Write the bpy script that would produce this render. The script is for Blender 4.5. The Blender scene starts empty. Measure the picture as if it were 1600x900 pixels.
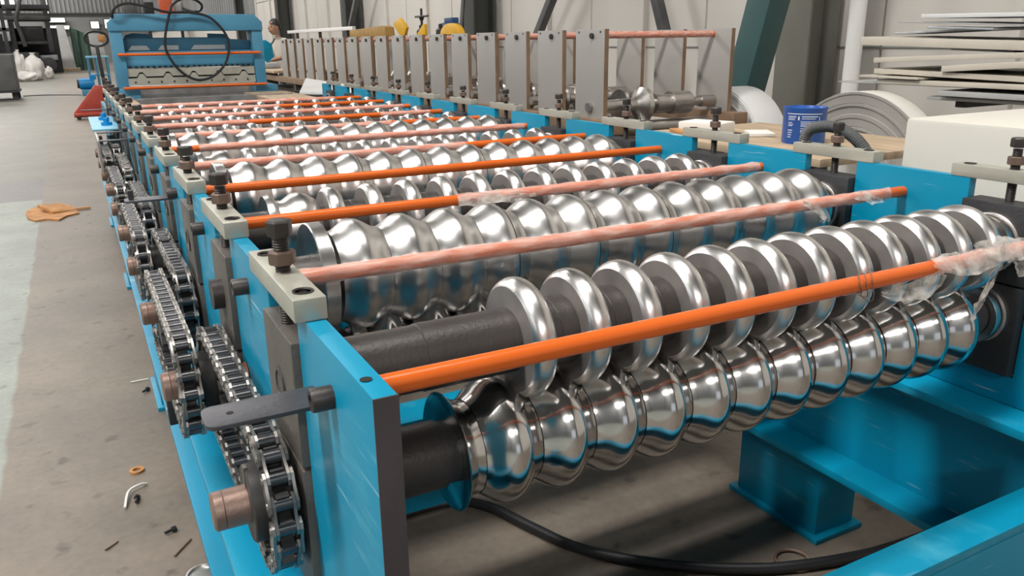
import bpy, bmesh, math, random
from mathutils import Vector, Matrix, noise
random.seed(7)
PI = math.pi
# Working unit: 1 u = 0.22 m, origin at the photographer's eye (1.1 m above the floor); z = -5 u is the floor.
S = 0.22
EYE = 1.10
FL = -5.0
def W(p): return Vector((p[0]*S, p[1]*S, p[2]*S + EYE))

scene = bpy.context.scene
# ------------------------------------------------------------------ camera
cam_d = bpy.data.cameras.new('camera')
cam_d.sensor_width = 36.0
cam_d.lens = 1252.1/1600*36.0
cam_d.clip_start = 0.02
cam_d.clip_end = 300
cam = bpy.data.objects.new('camera', cam_d)
scene.collection.objects.link(cam)
Rm = Matrix(((0.88185776, 0.14995152, -0.44703627), (-0.47134552, 0.25489071, -0.84431281), (-0.0126606, 0.95527235, 0.29545633)))
cam.matrix_world = Matrix.Translation((0, 0, EYE)) @ Rm.to_4x4()
scene.camera = cam
# ------------------------------------------------------------------ world, lights, exposure
world = bpy.data.worlds.new('world'); scene.world = world
world.use_nodes = True
bg = world.node_tree.nodes['Background']
bg.inputs[0].default_value = (0.86, 0.93, 1.0, 1)
bg.inputs[1].default_value = 0.8
scene.view_settings.view_transform = 'Standard'
scene.view_settings.look = 'None'
scene.view_settings.gamma = 1.0
scene.view_settings.use_curve_mapping = False
scene.view_settings.exposure = 0.0
CEIL = 31.0
def area(name, loc, sx, sy, power, col=(1, .97, .93), rot=(0, 0, 0)):
    l = bpy.data.lights.new(name, 'AREA'); l.shape = 'RECTANGLE'; l.size = sx; l.size_y = sy; l.energy = power; l.color = col
    o = bpy.data.objects.new(name, l); scene.collection.objects.link(o); o.location = W(loc); o.rotation_euler = rot
    return o
# translucent roof sheets (skylights) across the hall, one per second 6 m bay
for k in range(-1, 6):
    area('skylight', (-20.0, 6 + 54.6*k, CEIL-0.4), 5.0, 1.1, 900)
    area('skylight', (5.0, 6 + 54.6*k, CEIL-0.4), 4.0, 1.1, 260)
# added soft fill lamps high along the left wall; it has no window openings
for k in range(0, 8):
    area('side_fill_light', (-36.3, -8 + 27.3*k, 16), 1.6, 4.5, 45, (0.95, 0.98, 1.0), (0, -PI/2, 0))

# ------------------------------------------------------------------ materials
MATS = {}
def nodes_of(name):
    m = bpy.data.materials.new(name); m.use_nodes = True
    nt = m.node_tree
    return m, nt, nt.nodes['Principled BSDF']
def mat(name, col, rough=.5, metal=0., var=.12, scale=6., bump=0., bscale=60., spec=.5, rvar=0., stretch=(1, 1, 1), coat=0.):
    m, nt, p = nodes_of(name)
    p.inputs['Roughness'].default_value = rough
    p.inputs['Metallic'].default_value = metal
    p.inputs['Specular IOR Level'].default_value = spec
    p.inputs['Coat Weight'].default_value = coat
    tc = nt.nodes.new('ShaderNodeTexCoord')
    mp = nt.nodes.new('ShaderNodeMapping'); mp.inputs['Scale'].default_value = stretch
    geo = nt.nodes.new('ShaderNodeNewGeometry')
    nt.links.new(geo.outputs['Position'], mp.inputs[0])
    n = nt.nodes.new('ShaderNodeTexNoise'); n.inputs['Scale'].default_value = scale; n.inputs['Detail'].default_value = 5
    nt.links.new(mp.outputs[0], n.inputs[0])
    r = nt.nodes.new('ShaderNodeMapRange'); r.inputs[1].default_value = .3; r.inputs[2].default_value = .7
    r.inputs[3].default_value = 1-var; r.inputs[4].default_value = 1+var
    nt.links.new(n.outputs[0], r.inputs[0])
    mx = nt.nodes.new('ShaderNodeVectorMath'); mx.operation = 'SCALE'
    mx.inputs[0].default_value = col[:3]
    nt.links.new(r.outputs[0], mx.inputs['Scale'])
    nt.links.new(mx.outputs[0], p.inputs['Base Color'])
    if rvar:
        r2 = nt.nodes.new('ShaderNodeMapRange'); r2.inputs[1].default_value = .3; r2.inputs[2].default_value = .7
        r2.inputs[3].default_value = max(.02, rough-rvar); r2.inputs[4].default_value = rough+rvar
        nt.links.new(n.outputs[0], r2.inputs[0]); nt.links.new(r2.outputs[0], p.inputs['Roughness'])
    if bump:
        nb = nt.nodes.new('ShaderNodeTexNoise'); nb.inputs['Scale'].default_value = bscale; nb.inputs['Detail'].default_value = 4
        nt.links.new(mp.outputs[0], nb.inputs[0])
        b = nt.nodes.new('ShaderNodeBump'); b.inputs['Strength'].default_value = bump; b.inputs['Distance'].default_value = .004
        nt.links.new(nb.outputs[0], b.inputs['Height']); nt.links.new(b.outputs[0], p.inputs['Normal'])
    MATS[name] = m
    return m
def worn(name, col, wearcol, rough=.4, lo=.60, hi=.68, scale=9., stretch=(1, 1, 1), metal=0.):
    m, nt, p = nodes_of(name)
    p.inputs['Roughness'].default_value = rough; p.inputs['Metallic'].default_value = metal
    p.inputs['Specular IOR Level'].default_value = .32
    geo = nt.nodes.new('ShaderNodeNewGeometry')
    mp = nt.nodes.new('ShaderNodeMapping'); mp.inputs['Scale'].default_value = stretch
    nt.links.new(geo.outputs['Position'], mp.inputs[0])
    n = nt.nodes.new('ShaderNodeTexNoise'); n.inputs['Scale'].default_value = scale; n.inputs['Detail'].default_value = 8; n.inputs['Roughness'].default_value = .65
    nt.links.new(mp.outputs[0], n.inputs[0])
    r = nt.nodes.new('ShaderNodeMapRange'); r.inputs[1].default_value = lo; r.inputs[2].default_value = hi
    nt.links.new(n.outputs[0], r.inputs[0])
    n2 = nt.nodes.new('ShaderNodeTexNoise'); n2.inputs['Scale'].default_value = 3.0
    nt.links.new(geo.outputs['Position'], n2.inputs[0])
    mx0 = nt.nodes.new('ShaderNodeMix'); mx0.data_type = 'RGBA'
    mx0.inputs['A'].default_value = (*[c*.85 for c in col], 1); mx0.inputs['B'].default_value = (*[min(1, c*1.15) for c in col], 1)
    nt.links.new(n2.outputs[0], mx0.inputs['Factor'])
    mx = nt.nodes.new('ShaderNodeMix'); mx.data_type = 'RGBA'; mx.inputs['B'].default_value = (*wearcol, 1)
    nt.links.new(r.outputs[0], mx.inputs['Factor']); nt.links.new(mx0.outputs['Result'], mx.inputs['A'])
    res = mx.outputs['Result']
    if name == 'blue':      # thin horizontal scratches in patches
        mp2 = nt.nodes.new('ShaderNodeMapping'); mp2.inputs['Scale'].default_value = (3, 7, 130)
        nt.links.new(geo.outputs['Position'], mp2.inputs[0])
        n3 = nt.nodes.new('ShaderNodeTexNoise'); n3.inputs['Scale'].default_value = 1.; n3.inputs['Detail'].default_value = 3
        nt.links.new(mp2.outputs[0], n3.inputs[0])
        r3 = nt.nodes.new('ShaderNodeMapRange'); r3.inputs[1].default_value = .64; r3.inputs[2].default_value = .72; r3.inputs[4].default_value = .6
        nt.links.new(n3.outputs[0], r3.inputs[0])
        n4 = nt.nodes.new('ShaderNodeTexNoise'); n4.inputs['Scale'].default_value = 8.
        nt.links.new(geo.outputs['Position'], n4.inputs[0])
        r4 = nt.nodes.new('ShaderNodeMapRange'); r4.inputs[1].default_value = .48; r4.inputs[2].default_value = .6
        nt.links.new(n4.outputs[0], r4.inputs[0])
        mu = nt.nodes.new('ShaderNodeMath'); mu.operation = 'MULTIPLY'; nt.links.new(r3.outputs[0], mu.inputs[0]); nt.links.new(r4.outputs[0], mu.inputs[1])
        mx3 = nt.nodes.new('ShaderNodeMix'); mx3.data_type = 'RGBA'; mx3.inputs['B'].default_value = (.42, .58, .62, 1)
        nt.links.new(mu.outputs[0], mx3.inputs['Factor']); nt.links.new(res, mx3.inputs['A']); res = mx3.outputs['Result']
    nt.links.new(res, p.inputs['Base Color'])
    MATS[name] = m
    return m
worn('blue', (.0, .232, .385), (.08, .38, .50), .38, .58, .80, 5, (1, .6, 4))
mat('blue_dull', (.06, .225, .35), .5, 0, .2, 3)
mat('bright_blue', (.0, .20, .48), .4, 0, .1, 4)
mat('light_blue', (.16, .42, .56), .4, 0, .1, 4)
mat('chrome', (.60, .585, .57), .15, 1., .05, 14, .0, 60, rvar=.03)
mat('chrome_satin', (.66, .645, .63), .31, 1., .06, 14, .0, 60, rvar=.04)
mat('disc_face', (.34, .315, .30), .48, .65, .15, 18, rvar=.06)
mat('steel', (.62, .60, .57), .32, 1., .1, 20, rvar=.06)
mat('machined', (.50, .47, .45), .38, 1., .12, 18, rvar=.06)
mat('shaft', (.060, .053, .050), .42, .35, .18, 10, .15, 200)
mat('block', (.035, .035, .037), .55, .2, .3, 9, .25, 120)
mat('block_brown', (.125, .112, .098), .5, .35, .2, 9, .2, 150)
mat('nickel', (.42, .412, .35), .36, .35, .1, 12, .05, 200)
mat('bolt_black', (.055, .048, .045), .45, .45, .25, 20, .1, 200)
mat('nut_brown', (.17, .115, .092), .5, .4, .25, 20, .1, 200)
mat('rusty', (.27, .18, .145), .42, .45, .3, 16, .15, 150)
mat('rust_red', (.30, .09, .035), .6, .2, .3, 16)
worn('orange', (.66, .125, .018), (.28, .06, .02), .24, .70, .74, 12)
mat('chain', (.26, .245, .23), .32, .9, .3, 40, rvar=.08)
mat('chain_roller', (.10, .10, .105), .28, .85, .25, 40)
mat('sprocket', (.045, .043, .042), .5, .4, .25, 14)
mat('black', (.018, .018, .019), .45, 0, .2, 8)
mat('hole', (.006, .006, .006), .8, 0, 0, 8)
mat('blackflat', (.075, .075, .085), .42, .4, .2, 14, .1, 160)
mat('endplate', (.075, .068, .075), .5, .3, .2, 8, .25, 150)
mat('rubber', (.016, .016, .017), .42, 0, .2, 8)
mat('grey_paint', (.345, .328, .305), .5, 0, .05, 2)
mat('brown_edge', (.21, .135, .082), .65, 0, .25, 6)
mat('dark_edge', (.06, .045, .033), .7, 0, .25, 6)
mat('cabinet', (.63, .605, .54), .45, 0, .03, 2)
mat('sheet_white', (.70, .70, .69), .4, 0, .06, 3)
mat('sheet_cream', (.58, .53, .45), .5, 0, .1, 3)
mat('sheet_grey', (.42, .42, .41), .45, 0, .1, 3)
mat('galv', (.52, .54, .56), .35, .6, .1, 8)
mat('coil_face', (.40, .375, .345), .5, .25, .12, 4)
mat('coil_side', (.62, .60, .55), .45, 0, .05, 3)
mat('tin_blue', (.012, .085, .36), .35, 0, .05, 3)
mat('print_white', (.62, .66, .74), .4, 0, .03, 3)
mat('yellow', (.72, .40, .02), .45, 0, .1, 4)
mat('motor_blue', (.02, .07, .17), .45, 0, .1, 4)
mat('old_grey', (.045, .045, .046), .6, .2, .4, 2.)
mat('wood_yellow', (.36, .21, .05), .6, 0, .25, 5, stretch=(1, 6, 1))
mat('wood', (.40, .30, .20), .65, 0, .25, 5, .1, 40, stretch=(6, 1, 1))
mat('cardboard', (.42, .20, .07), .8, 0, .3, 12)
mat('paper', (.75, .73, .68), .7, 0, .05, 5)
mat('sack', (.72, .70, .66), .75, 0, .12, 3)
mat('dark_machine', (.03, .03, .033), .6, .2, .4, 2.)
mat('mid_machine', (.10, .10, .10), .6, .2, .35, 2.)
mat('green_cloth', (.06, .11, .085), .8, 0, .3, 2)
mat('jack_red', (.38, .055, .035), .5, 0, .2, 6)
mat('col_olive', (.175, .172, .145), .55, 0, .12, 2)
mat('col_dark', (.055, .058, .052), .6, 0, .12, 2)
mat('teal', (.045, .105, .105), .45, 0, .1, 2)
mat('pipe_white', (.78, .77, .75), .4, 0, .03, 2)
mat('wall_white', (.66, .625, .575), .6, 0, .05, .6)
mat('wall_corr', (.26, .265, .265), .55, .1, .12, .8)
mat('wall_band', (.20, .205, .20), .7, 0, .1, .8)
mat('wall_left', (.13, .135, .14), .7, 0, .15, .5)
mat('roof', (.13, .13, .13), .7, 0, .1, .5)
mat('skin', (.42, .24, .16), .55, 0, .05, 8)
mat('hair', (.012, .010, .009), .6, 0, .2, 30)
mat('shirt', (.56, .52, .46), .8, 0, .08, 8)
mat('trousers', (.10, .10, .11), .8, 0, .1, 8)
mat('rubber_cover', (.10, .105, .105), .5, 0, .1, 8)
mat('orange_box', (.70, .13, .05), .5, 0, .1, 4)

def lit(name, col, st):
    m, nt, p = nodes_of(name)
    p.inputs['Base Color'].default_value = (.8, .8, .8, 1)
    p.inputs['Emission Color'].default_value = (*col, 1); p.inputs['Emission Strength'].default_value = st
    MATS[name] = m
lit('daylight', (.93, 1.0, .86), 1.6)
def film(name, opac, col=(.86, .80, .76), sc=(40, 40, 40), va=.12):
    m, nt, p = nodes_of(name)
    out = nt.nodes['Material Output']
    p.inputs['Base Color'].default_value = (*col, 1); p.inputs['Roughness'].default_value = .22
    tr = nt.nodes.new('ShaderNodeBsdfTransparent')
    mix = nt.nodes.new('ShaderNodeMixShader')
    geo = nt.nodes.new('ShaderNodeNewGeometry')
    mp = nt.nodes.new('ShaderNodeMapping'); mp.inputs['Scale'].default_value = sc; mp.inputs['Rotation'].default_value = (0., .12, .15)
    n = nt.nodes.new('ShaderNodeTexNoise'); n.inputs['Scale'].default_value = 1.; n.inputs['Detail'].default_value = 6
    nt.links.new(geo.outputs['Position'], mp.inputs[0]); nt.links.new(mp.outputs[0], n.inputs[0])
    r = nt.nodes.new('ShaderNodeMapRange'); r.inputs[1].default_value = .35; r.inputs[2].default_value = .68
    r.inputs[3].default_value = max(0, opac-va); r.inputs[4].default_value = min(1, opac+va)
    nt.links.new(n.outputs[0], r.inputs[0]); nt.links.new(r.outputs[0], mix.inputs[0])
    nt.links.new(tr.outputs[0], mix.inputs[1]); nt.links.new(p.outputs[0], mix.inputs[2])
    nt.links.new(mix.outputs[0], out.inputs['Surface'])
    MATS[name] = m
film('film', .40, (.92, .72, .64), (22, 130, 130), .17)
film('film_loose', .45, (.74, .70, .65), (45, 45, 45), .3)

def floor_mat():
    m, nt, p = nodes_of('floor_paint')
    L = nt.links
    geo = nt.nodes.new('ShaderNodeNewGeometry')
    sep = nt.nodes.new('ShaderNodeSeparateXYZ'); L.new(geo.outputs['Position'], sep.inputs[0])
    def step(sock, a, b):
        r = nt.nodes.new('ShaderNodeMapRange'); r.inputs[1].default_value = a; r.inputs[2].default_value = b
        L.new(sock, r.inputs[0]); return r.outputs[0]
    def mixc(f, a, b):
        x = nt.nodes.new('ShaderNodeMix'); x.data_type = 'RGBA'
        L.new(f, x.inputs['Factor'])
        for s, v in (('A', a), ('B', b)):
            if isinstance(v, tuple): x.inputs[s].default_value = (*v, 1)
            else: L.new(v, x.inputs[s])
        return x.outputs['Result']
    wob = nt.nodes.new('ShaderNodeTexNoise'); wob.inputs['Scale'].default_value = 6; wob.inputs['Detail'].default_value = 4
    L.new(geo.outputs['Position'], wob.inputs[0])
    wx = nt.nodes.new('ShaderNodeMath'); wx.operation = 'MULTIPLY_ADD'; wx.inputs[1].default_value = .03; 
    L.new(wob.outputs[0], wx.inputs[0]); L.new(sep.outputs[0], wx.inputs[2])
    wy = nt.nodes.new('ShaderNodeMath'); wy.operation = 'MULTIPLY_ADD'; wy.inputs[1].default_value = .10
    L.new(wob.outputs[0], wy.inputs[0]); L.new(sep.outputs[1], wy.inputs[2])
    fx = step(wx.outputs[0], -1.46*S+.010, -1.46*S+.022)           # 0 = painted lane on the left, 1 = bare concrete
    fy1 = step(wy.outputs[0], 31.4*S+.03, 31.4*S+.07)
    fy2 = step(wy.outputs[0], 36.0*S+.03, 36.0*S+.07)
    lane = mixc(fy1, (.235, .252, .222), (.15, .133, .13))
    lane = mixc(fy2, lane, (.160, .150, .126))
    base = mixc(fx, lane, (.178, .148, .118))
    n1 = nt.nodes.new('ShaderNodeTexNoise'); n1.inputs['Scale'].default_value = 2.2; n1.inputs['Detail'].default_value = 8; n1.inputs['Roughness'].default_value = .62
    L.new(geo.outputs['Position'], n1.inputs[0])
    d = nt.nodes.new('ShaderNodeMapRange'); d.inputs[1].default_value = .34; d.inputs[2].default_value = .66; d.inputs[3].default_value = .72; d.inputs[4].default_value = 1.16
    L.new(n1.outputs[0], d.inputs[0])
    n2 = nt.nodes.new('ShaderNodeTexNoise'); n2.inputs['Scale'].default_value = 45; n2.inputs['Detail'].default_value = 4
    L.new(geo.outputs['Position'], n2.inputs[0])
    d2 = nt.nodes.new('ShaderNodeMapRange'); d2.inputs[1].default_value = .3; d2.inputs[2].default_value = .7; d2.inputs[3].default_value = .9; d2.inputs[4].default_value = 1.08
    L.new(n2.outputs[0], d2.inputs[0])
    mm = nt.nodes.new('ShaderNodeMath'); mm.operation = 'MULTIPLY'; L.new(d.outputs[0], mm.inputs[0]); L.new(d2.outputs[0], mm.inputs[1])
    # dark oily spots
    v = nt.nodes.new('ShaderNodeTexNoise'); v.inputs['Scale'].default_value = 13; v.inputs['Detail'].default_value = 6
    L.new(geo.outputs['Position'], v.inputs[0])
    sp = nt.nodes.new('ShaderNodeMapRange'); sp.inputs[1].default_value = .62; sp.inputs[2].default_value = .72; sp.inputs[3].default_value = 1.; sp.inputs[4].default_value = .55
    L.new(v.outputs[0], sp.inputs[0])
    m3 = nt.nodes.new('ShaderNodeMath'); m3.operation = 'MULTIPLY'; L.new(mm.outputs[0], m3.inputs[0]); L.new(sp.outputs[0], m3.inputs[1])
    sc = nt.nodes.new('ShaderNodeVectorMath'); sc.operation = 'SCALE'; L.new(base, sc.inputs[0]); L.new(m3.outputs[0], sc.inputs['Scale'])
    L.new(sc.outputs[0], p.inputs['Base Color'])
    p.inputs['Specular IOR Level'].default_value = .35
    rr = nt.nodes.new('ShaderNodeMapRange'); rr.inputs[3].default_value = .42; rr.inputs[4].default_value = .62
    L.new(n1.outputs[0], rr.inputs[0]); L.new(rr.outputs[0], p.inputs['Roughness'])
    b = nt.nodes.new('ShaderNodeBump'); b.inputs['Strength'].default_value = .15; b.inputs['Distance'].default_value = .003
    L.new(n2.outputs[0], b.inputs['Height']); L.new(b.outputs[0], p.inputs['Normal'])
    MATS['floor_paint'] = m
floor_mat()

# ------------------------------------------------------------------ mesh helpers (coordinates in u)
COL = scene.collection
ORG = {}
class MB:
    def __init__(s): s.v = []; s.f = []
    def quadbox(s, c8):
        b = len(s.v); s.v += [tuple(p) for p in c8]
        s.f += [tuple(b+i for i in q) for q in ((0, 3, 2, 1), (4, 5, 6, 7), (0, 1, 5, 4), (1, 2, 6, 5), (2, 3, 7, 6), (3, 0, 4, 7))]
        return s
    def box(s, x0, x1, y0, y1, z0, z1):
        return s.quadbox([(x0, y0, z0), (x1, y0, z0), (x1, y1, z0), (x0, y1, z0), (x0, y0, z1), (x1, y0, z1), (x1, y1, z1), (x0, y1, z1)])
    def rbox(s, c, size, rot=(0, 0, 0)):
        from mathutils import Euler
        M = Euler(rot).to_matrix(); h = [q/2 for q in size]; c = Vector(c)
        P = [(-1, -1, -1), (1, -1, -1), (1, 1, -1), (-1, 1, -1), (-1, -1, 1), (1, -1, 1), (1, 1, 1), (-1, 1, 1)]
        return s.quadbox([c + M @ Vector((a[0]*h[0], a[1]*h[1], a[2]*h[2])) for a in P])
    def beam(s, p0, p1, w, h, up=(0, 0, 1)):
        p0 = Vector(p0); p1 = Vector(p1); d = (p1-p0).normalized(); up = Vector(up)
        a = d.cross(up).normalized()*w/2; b = a.cross(d).normalized()*h/2
        return s.quadbox([p0-a-b, p0+a-b, p1+a-b, p1-a-b, p0-a+b, p0+a+b, p1+a+b, p1-a+b])
    def cyl(s, p0, p1, r0, r1=None, n=24, caps=True, ph=0.):
        r1 = r0 if r1 is None else r1
        p0 = Vector(p0); p1 = Vector(p1); d = (p1-p0).normalized()
        a = d.orthogonal().normalized(); c = d.cross(a)
        if abs(d.x) > .99: a = Vector((0, 0, 1)); c = d.cross(a)
        if abs(d.z) > .99: a = Vector((1, 0, 0)); c = d.cross(a)
        b = len(s.v)
        for p, r in ((p0, r0), (p1, r1)):
            for i in range(n):
                t = 2*PI*i/n + ph; s.v.append(tuple(p + a*r*math.cos(t) + c*r*math.sin(t)))
        for i in range(n):
            j = (i+1) % n; s.f.append((b+i, b+j, b+n+j, b+n+i))
        if caps:
            s.f.append(tuple(b+n-1-i for i in range(n))); s.f.append(tuple(b+n+i for i in range(n)))
        return s
    def lathe(s, prof, o=(0, 0, 0), axis='x', n=32, closed=False):
        b = len(s.v); m = len(prof)
        for (a, r) in prof:
            for i in range(n):
                t = 2*PI*i/n; u, w = r*math.cos(t), r*math.sin(t)
                q = (a, u, w) if axis == 'x' else ((w, a, u) if axis == 'y' else (u, w, a))
                s.v.append((o[0]+q[0], o[1]+q[1], o[2]+q[2]))
        for k in range(m-1 + (1 if closed else 0)):
            k2 = (k+1) % m
            for i in range(n):
                j = (i+1) % n
                s.f.append((b+k*n+i, b+k*n+j, b+k2*n+j, b+k2*n+i))
        if not closed:
            if prof[0][1] > 1e-5: s.f.append(tuple(b+n-1-i for i in range(n)))
            if prof[-1][1] > 1e-5: s.f.append(tuple(b+(m-1)*n+i for i in range(n)))
        return s
    def tube(s, pts, r, n=10, closed=False, rf=None):
        pts = [Vector(p) for p in pts]; m = len(pts); b = len(s.v)
        up = None
        for k in range(m):
            if closed: d = (pts[(k+1) % m]-pts[k-1]).normalized()
            else: d = (pts[min(k+1, m-1)]-pts[max(k-1, 0)]).normalized()
            if up is None: up = d.orthogonal().normalized()
            up = (up - d*up.dot(d)).normalized(); c = d.cross(up)
            for i in range(n):
                t = 2*PI*i/n; rr = r if rf is None else rf(k/(m-1), t)
                s.v.append(tuple(pts[k] + up*rr*math.cos(t) + c*rr*math.sin(t)))
        for k in range(m if closed else m-1):
            k2 = (k+1) % m
            for i in range(n):
                j = (i+1) % n; s.f.append((b+k*n+i, b+k*n+j, b+k2*n+j, b+k2*n+i))
        if not closed:
            s.f.append(tuple(b+n-1-i for i in range(n))); s.f.append(tuple(b+(m-1)*n+i for i in range(n)))
        return s
    def prism(s, poly, a0, a1, axis='x'):
        b = len(s.v); n = len(poly)
        for a in (a0, a1):
            for (p, q) in poly:
                s.v.append((a, p, q) if axis == 'x' else ((p, a, q) if axis == 'y' else (p, q, a)))
        s.f.append(tuple(b+n-1-i for i in range(n))); s.f.append(tuple(b+n+i for i in range(n)))
        for i in range(n):
            j = (i+1) % n; s.f.append((b+i, b+j, b+n+j, b+n+i))
        return s
    def ico(s, c, r, sub=2, sq=(1, 1, 1), nz=0., seed=0):
        bm = bmesh.new(); bmesh.ops.create_icosphere(bm, subdivisions=sub, radius=1)
        b = len(s.v)
        for v in bm.verts:
            k = 1 + nz*noise.noise(v.co*1.7 + Vector((seed, seed*2.3, 0)))
            s.v.append((c[0]+v.co.x*r*sq[0]*k, c[1]+v.co.y*r*sq[1]*k, c[2]+v.co.z*r*sq[2]*k))
        s.f += [tuple(b+v.index for v in f.verts) for f in bm.faces]
        bm.free(); return s
    def mesh(s, name, m, bevel=0., ang=35., org=None):
        P = [W(p) for p in s.v]
        lo = Vector([min(p[i] for p in P) for i in range(3)]); hi = Vector([max(p[i] for p in P) for i in range(3)])
        o = Vector(((lo.x+hi.x)/2, (lo.y+hi.y)/2, lo.z)) if org is None else W(org)
        me = bpy.data.meshes.new(name)
        me.from_pydata([tuple(p-o) for p in P], [], s.f)
        bm = bmesh.new(); bm.from_mesh(me)
        bmesh.ops.recalc_face_normals(bm, faces=bm.faces)
        if bevel:
            ed = [e for e in bm.edges if len(e.link_faces) == 2 and e.calc_face_angle(0) > .7]
            bmesh.ops.bevel(bm, geom=ed, offset=bevel*S, segments=2, profile=.6, affect='EDGES')
        bm.to_mesh(me); bm.free()
        for p in me.polygons: p.use_smooth = True
        me.set_sharp_from_angle(angle=math.radians(ang))
        me.materials.append(MATS[m])
        return me, o
    def build(s, name, m, parent=None, bevel=0., ang=35.):
        me, o = s.mesh(name, m, bevel, ang)
        return put(name, me, o, parent)
def faces_to(o, m, c=.97):
    o.data.materials.append(MATS[m])
    for p in o.data.polygons:
        if abs(p.normal.x) > c: p.material_index = 1
    return o
def put(name, me, o, parent=None):
    ob = bpy.data.objects.new(name, me); COL.objects.link(ob)
    o = Vector(o)
    ORG[ob.name] = o.copy()
    if parent is not None:
        ob.parent = parent; ob.location = o - ORG[parent.name]
    else: ob.location = o
    return ob
def inst(src, d, parent=None, name=None):
    """copy of a mesh object moved by d (in u)"""
    return put(name or src.name.split('.')[0], src.data, ORG[src.name] + Vector(d)*S, parent)
def tag(o, label=None, cat=None, group=None, kind=None):
    if label: o['label'] = label
    if cat: o['category'] = cat
    if group: o['group'] = group
    if kind: o['kind'] = kind
    return o
def thing(name, p, label, cat, group=None):
    o = bpy.data.objects.new(name, None); COL.objects.link(o); o.empty_display_size = .1
    o.location = W(p); ORG[o.name] = W(p)
    return tag(o, label, cat, group)
def struct(o): o['kind'] = 'structure'; return o

# ================================================================== THE HALL
struct(MB().box(-38, 27, -62, 312, FL-.3, FL).build('floor', 'floor_paint'))
struct(MB().box(-38, 27, -62, 312, CEIL, CEIL+.3).build('ceiling', 'roof'))
wr = struct(MB().box(25.2, 25.8, -62, 312, FL, CEIL).build('wall_right', 'wall_white'))
def corr(x0, x1, z0, z1, y, pitch, dep, fixed='y'):
    poly = []; x = x0
    while x < x1-1e-6:
        for t, d in ((0, 0), (.30, 0), (.42, dep), (.88, dep)):
            poly.append((x+t*pitch, y-d))
        x += pitch
    poly.append((x, y)); poly += [(x, y+.25), (x0, y+.25)]
    mb = MB(); mb.prism(poly, z0, z1, 'z')
    if fixed == 'x': mb.v = [(p[1], p[0], p[2]) for p in mb.v]
    return mb
# smooth wall panels of the near bays (joints between them), a rib strip at every second joint
pan = None
yy = 6.0
k = 0
while yy < 125:
    w = 4.55
    m = MB().box(25.05, 25.2, yy+.05, yy+w-.05, FL+1.6, 15)
    m.build('wall_panel', 'wall_white', wr, bevel=.03)
    if k % 2 == 0: MB().box(24.8, 25.2, yy-.35, yy-.05, FL+1.6, 15).build('cover_strip', 'wall_white', wr, bevel=.05)
    yy += w; k += 1
for zz in (-.4, 5.5):
    MB().box(25.0, 25.06, 6, 125, zz-.03, zz+.03).build('girt_line', 'wall_band', wr)
corr(125, 300, FL+9, CEIL, 25.0, 2.2, .5, 'x').build('corrugated_sheeting', 'wall_corr', wr)
wb = struct(MB().box(-38, 27, 300.3, 301, FL, CEIL).build('wall_back', 'wall_band'))
for i in range(13):
    corr(-38+5*i, -38+5*(i+1)-.02, FL+15, CEIL-.2, 300.2, 1.25, .55).build('corrugated_panel', 'wall_corr', wb)
MB().box(-38, 27, 299.4, 300.2, FL+14.6, FL+15).build('band_rail', 'col_dark', wb)
struct(MB().box(-38, -37.2, -62, 312, FL, CEIL).build('wall_left', 'wall_left'))
wf = struct(MB().box(-38, -12, -62, -61.4, FL, CEIL).box(12, 27, -62, -61.4, FL, CEIL).box(-12, 12, -62, -61.4, 10, CEIL).build('wall_front', 'wall_left'))
# lit openings seen far back on the left
for i, (x, y, z, w, h) in enumerate(((-1.5, 298.8, 7.8, 5.5, 1.2), (-.9, 298.8, 5.6, 6.2, 1.0), (9.5, 299.0, 6.3, 2.2, 2.0), (13.8, 299.0, 6.6, 2.8, 2.6), (-13.6, 298.9, 13.0, 4.2, 1.4), (-3.6, 298.9, 11.8, 1.5, 4.0))):
    wd = struct(MB().box(x-w/2-.3, x+w/2+.3, y, y+.4, z-h/2-.3, z+h/2+.3).build('window_%d' % (i+1), 'col_dark'))
    MB().box(x-w/2, x+w/2, y-.06, y, z-h/2, z+h/2).build('pane', 'daylight', wd)
# steel columns along the right wall, 6 m bays
def hcol(y, m, label, x=24.0, w=.75, z1=CEIL, grp=None):
    t = thing('steel_column', (x, y, FL), label, 'column', grp)
    MB().box(x-w, x-w+.1, y-w, y+w, FL+.15, z1).build('flange', m, t, bevel=.01)
    MB().box(x+w-.1, x+w, y-w, y+w, FL+.15, z1).build('flange', m, t, bevel=.01)
    MB().box(x-w+.1, x+w-.1, y-.06, y+.06, FL+.15, z1).build('web', m, t)
    MB().box(x-w-.3, x+w+.3, y-w-.3, y+w+.3, FL, FL+.15).build('base_plate', m, t)
    return t
hcol(22.0, 'col_olive', 'olive grey steel column beside the white downpipe and sheet rack')
hcol(49.4, 'col_dark', 'dark steel column on the white wall behind the yellow half-round guard')
hcol(76.7, 'col_dark', 'dark steel column on the white wall left of the yellow guards')
hcol(104.0, 'col_dark', 'dark steel column on the white wall directly behind the worker')
hcol(131.3, 'col_dark', 'farthest dark steel column on the right wall, behind the blue press')
t = thing('slanted_prop', (19.4, 20.3, FL), 'dark teal box-section prop leaning beside the olive column', 'prop')
MB().beam((19.2, 20.9, FL+.1), (19.2, 16.9, 9.5), .95, .85, (1, 0, 0)).build('box_section', 'teal', t, bevel=.03)
MB().box(18.4, 20.0, 20.1, 21.7, FL, FL+.12).build('base_plate', 'teal', t)
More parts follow.
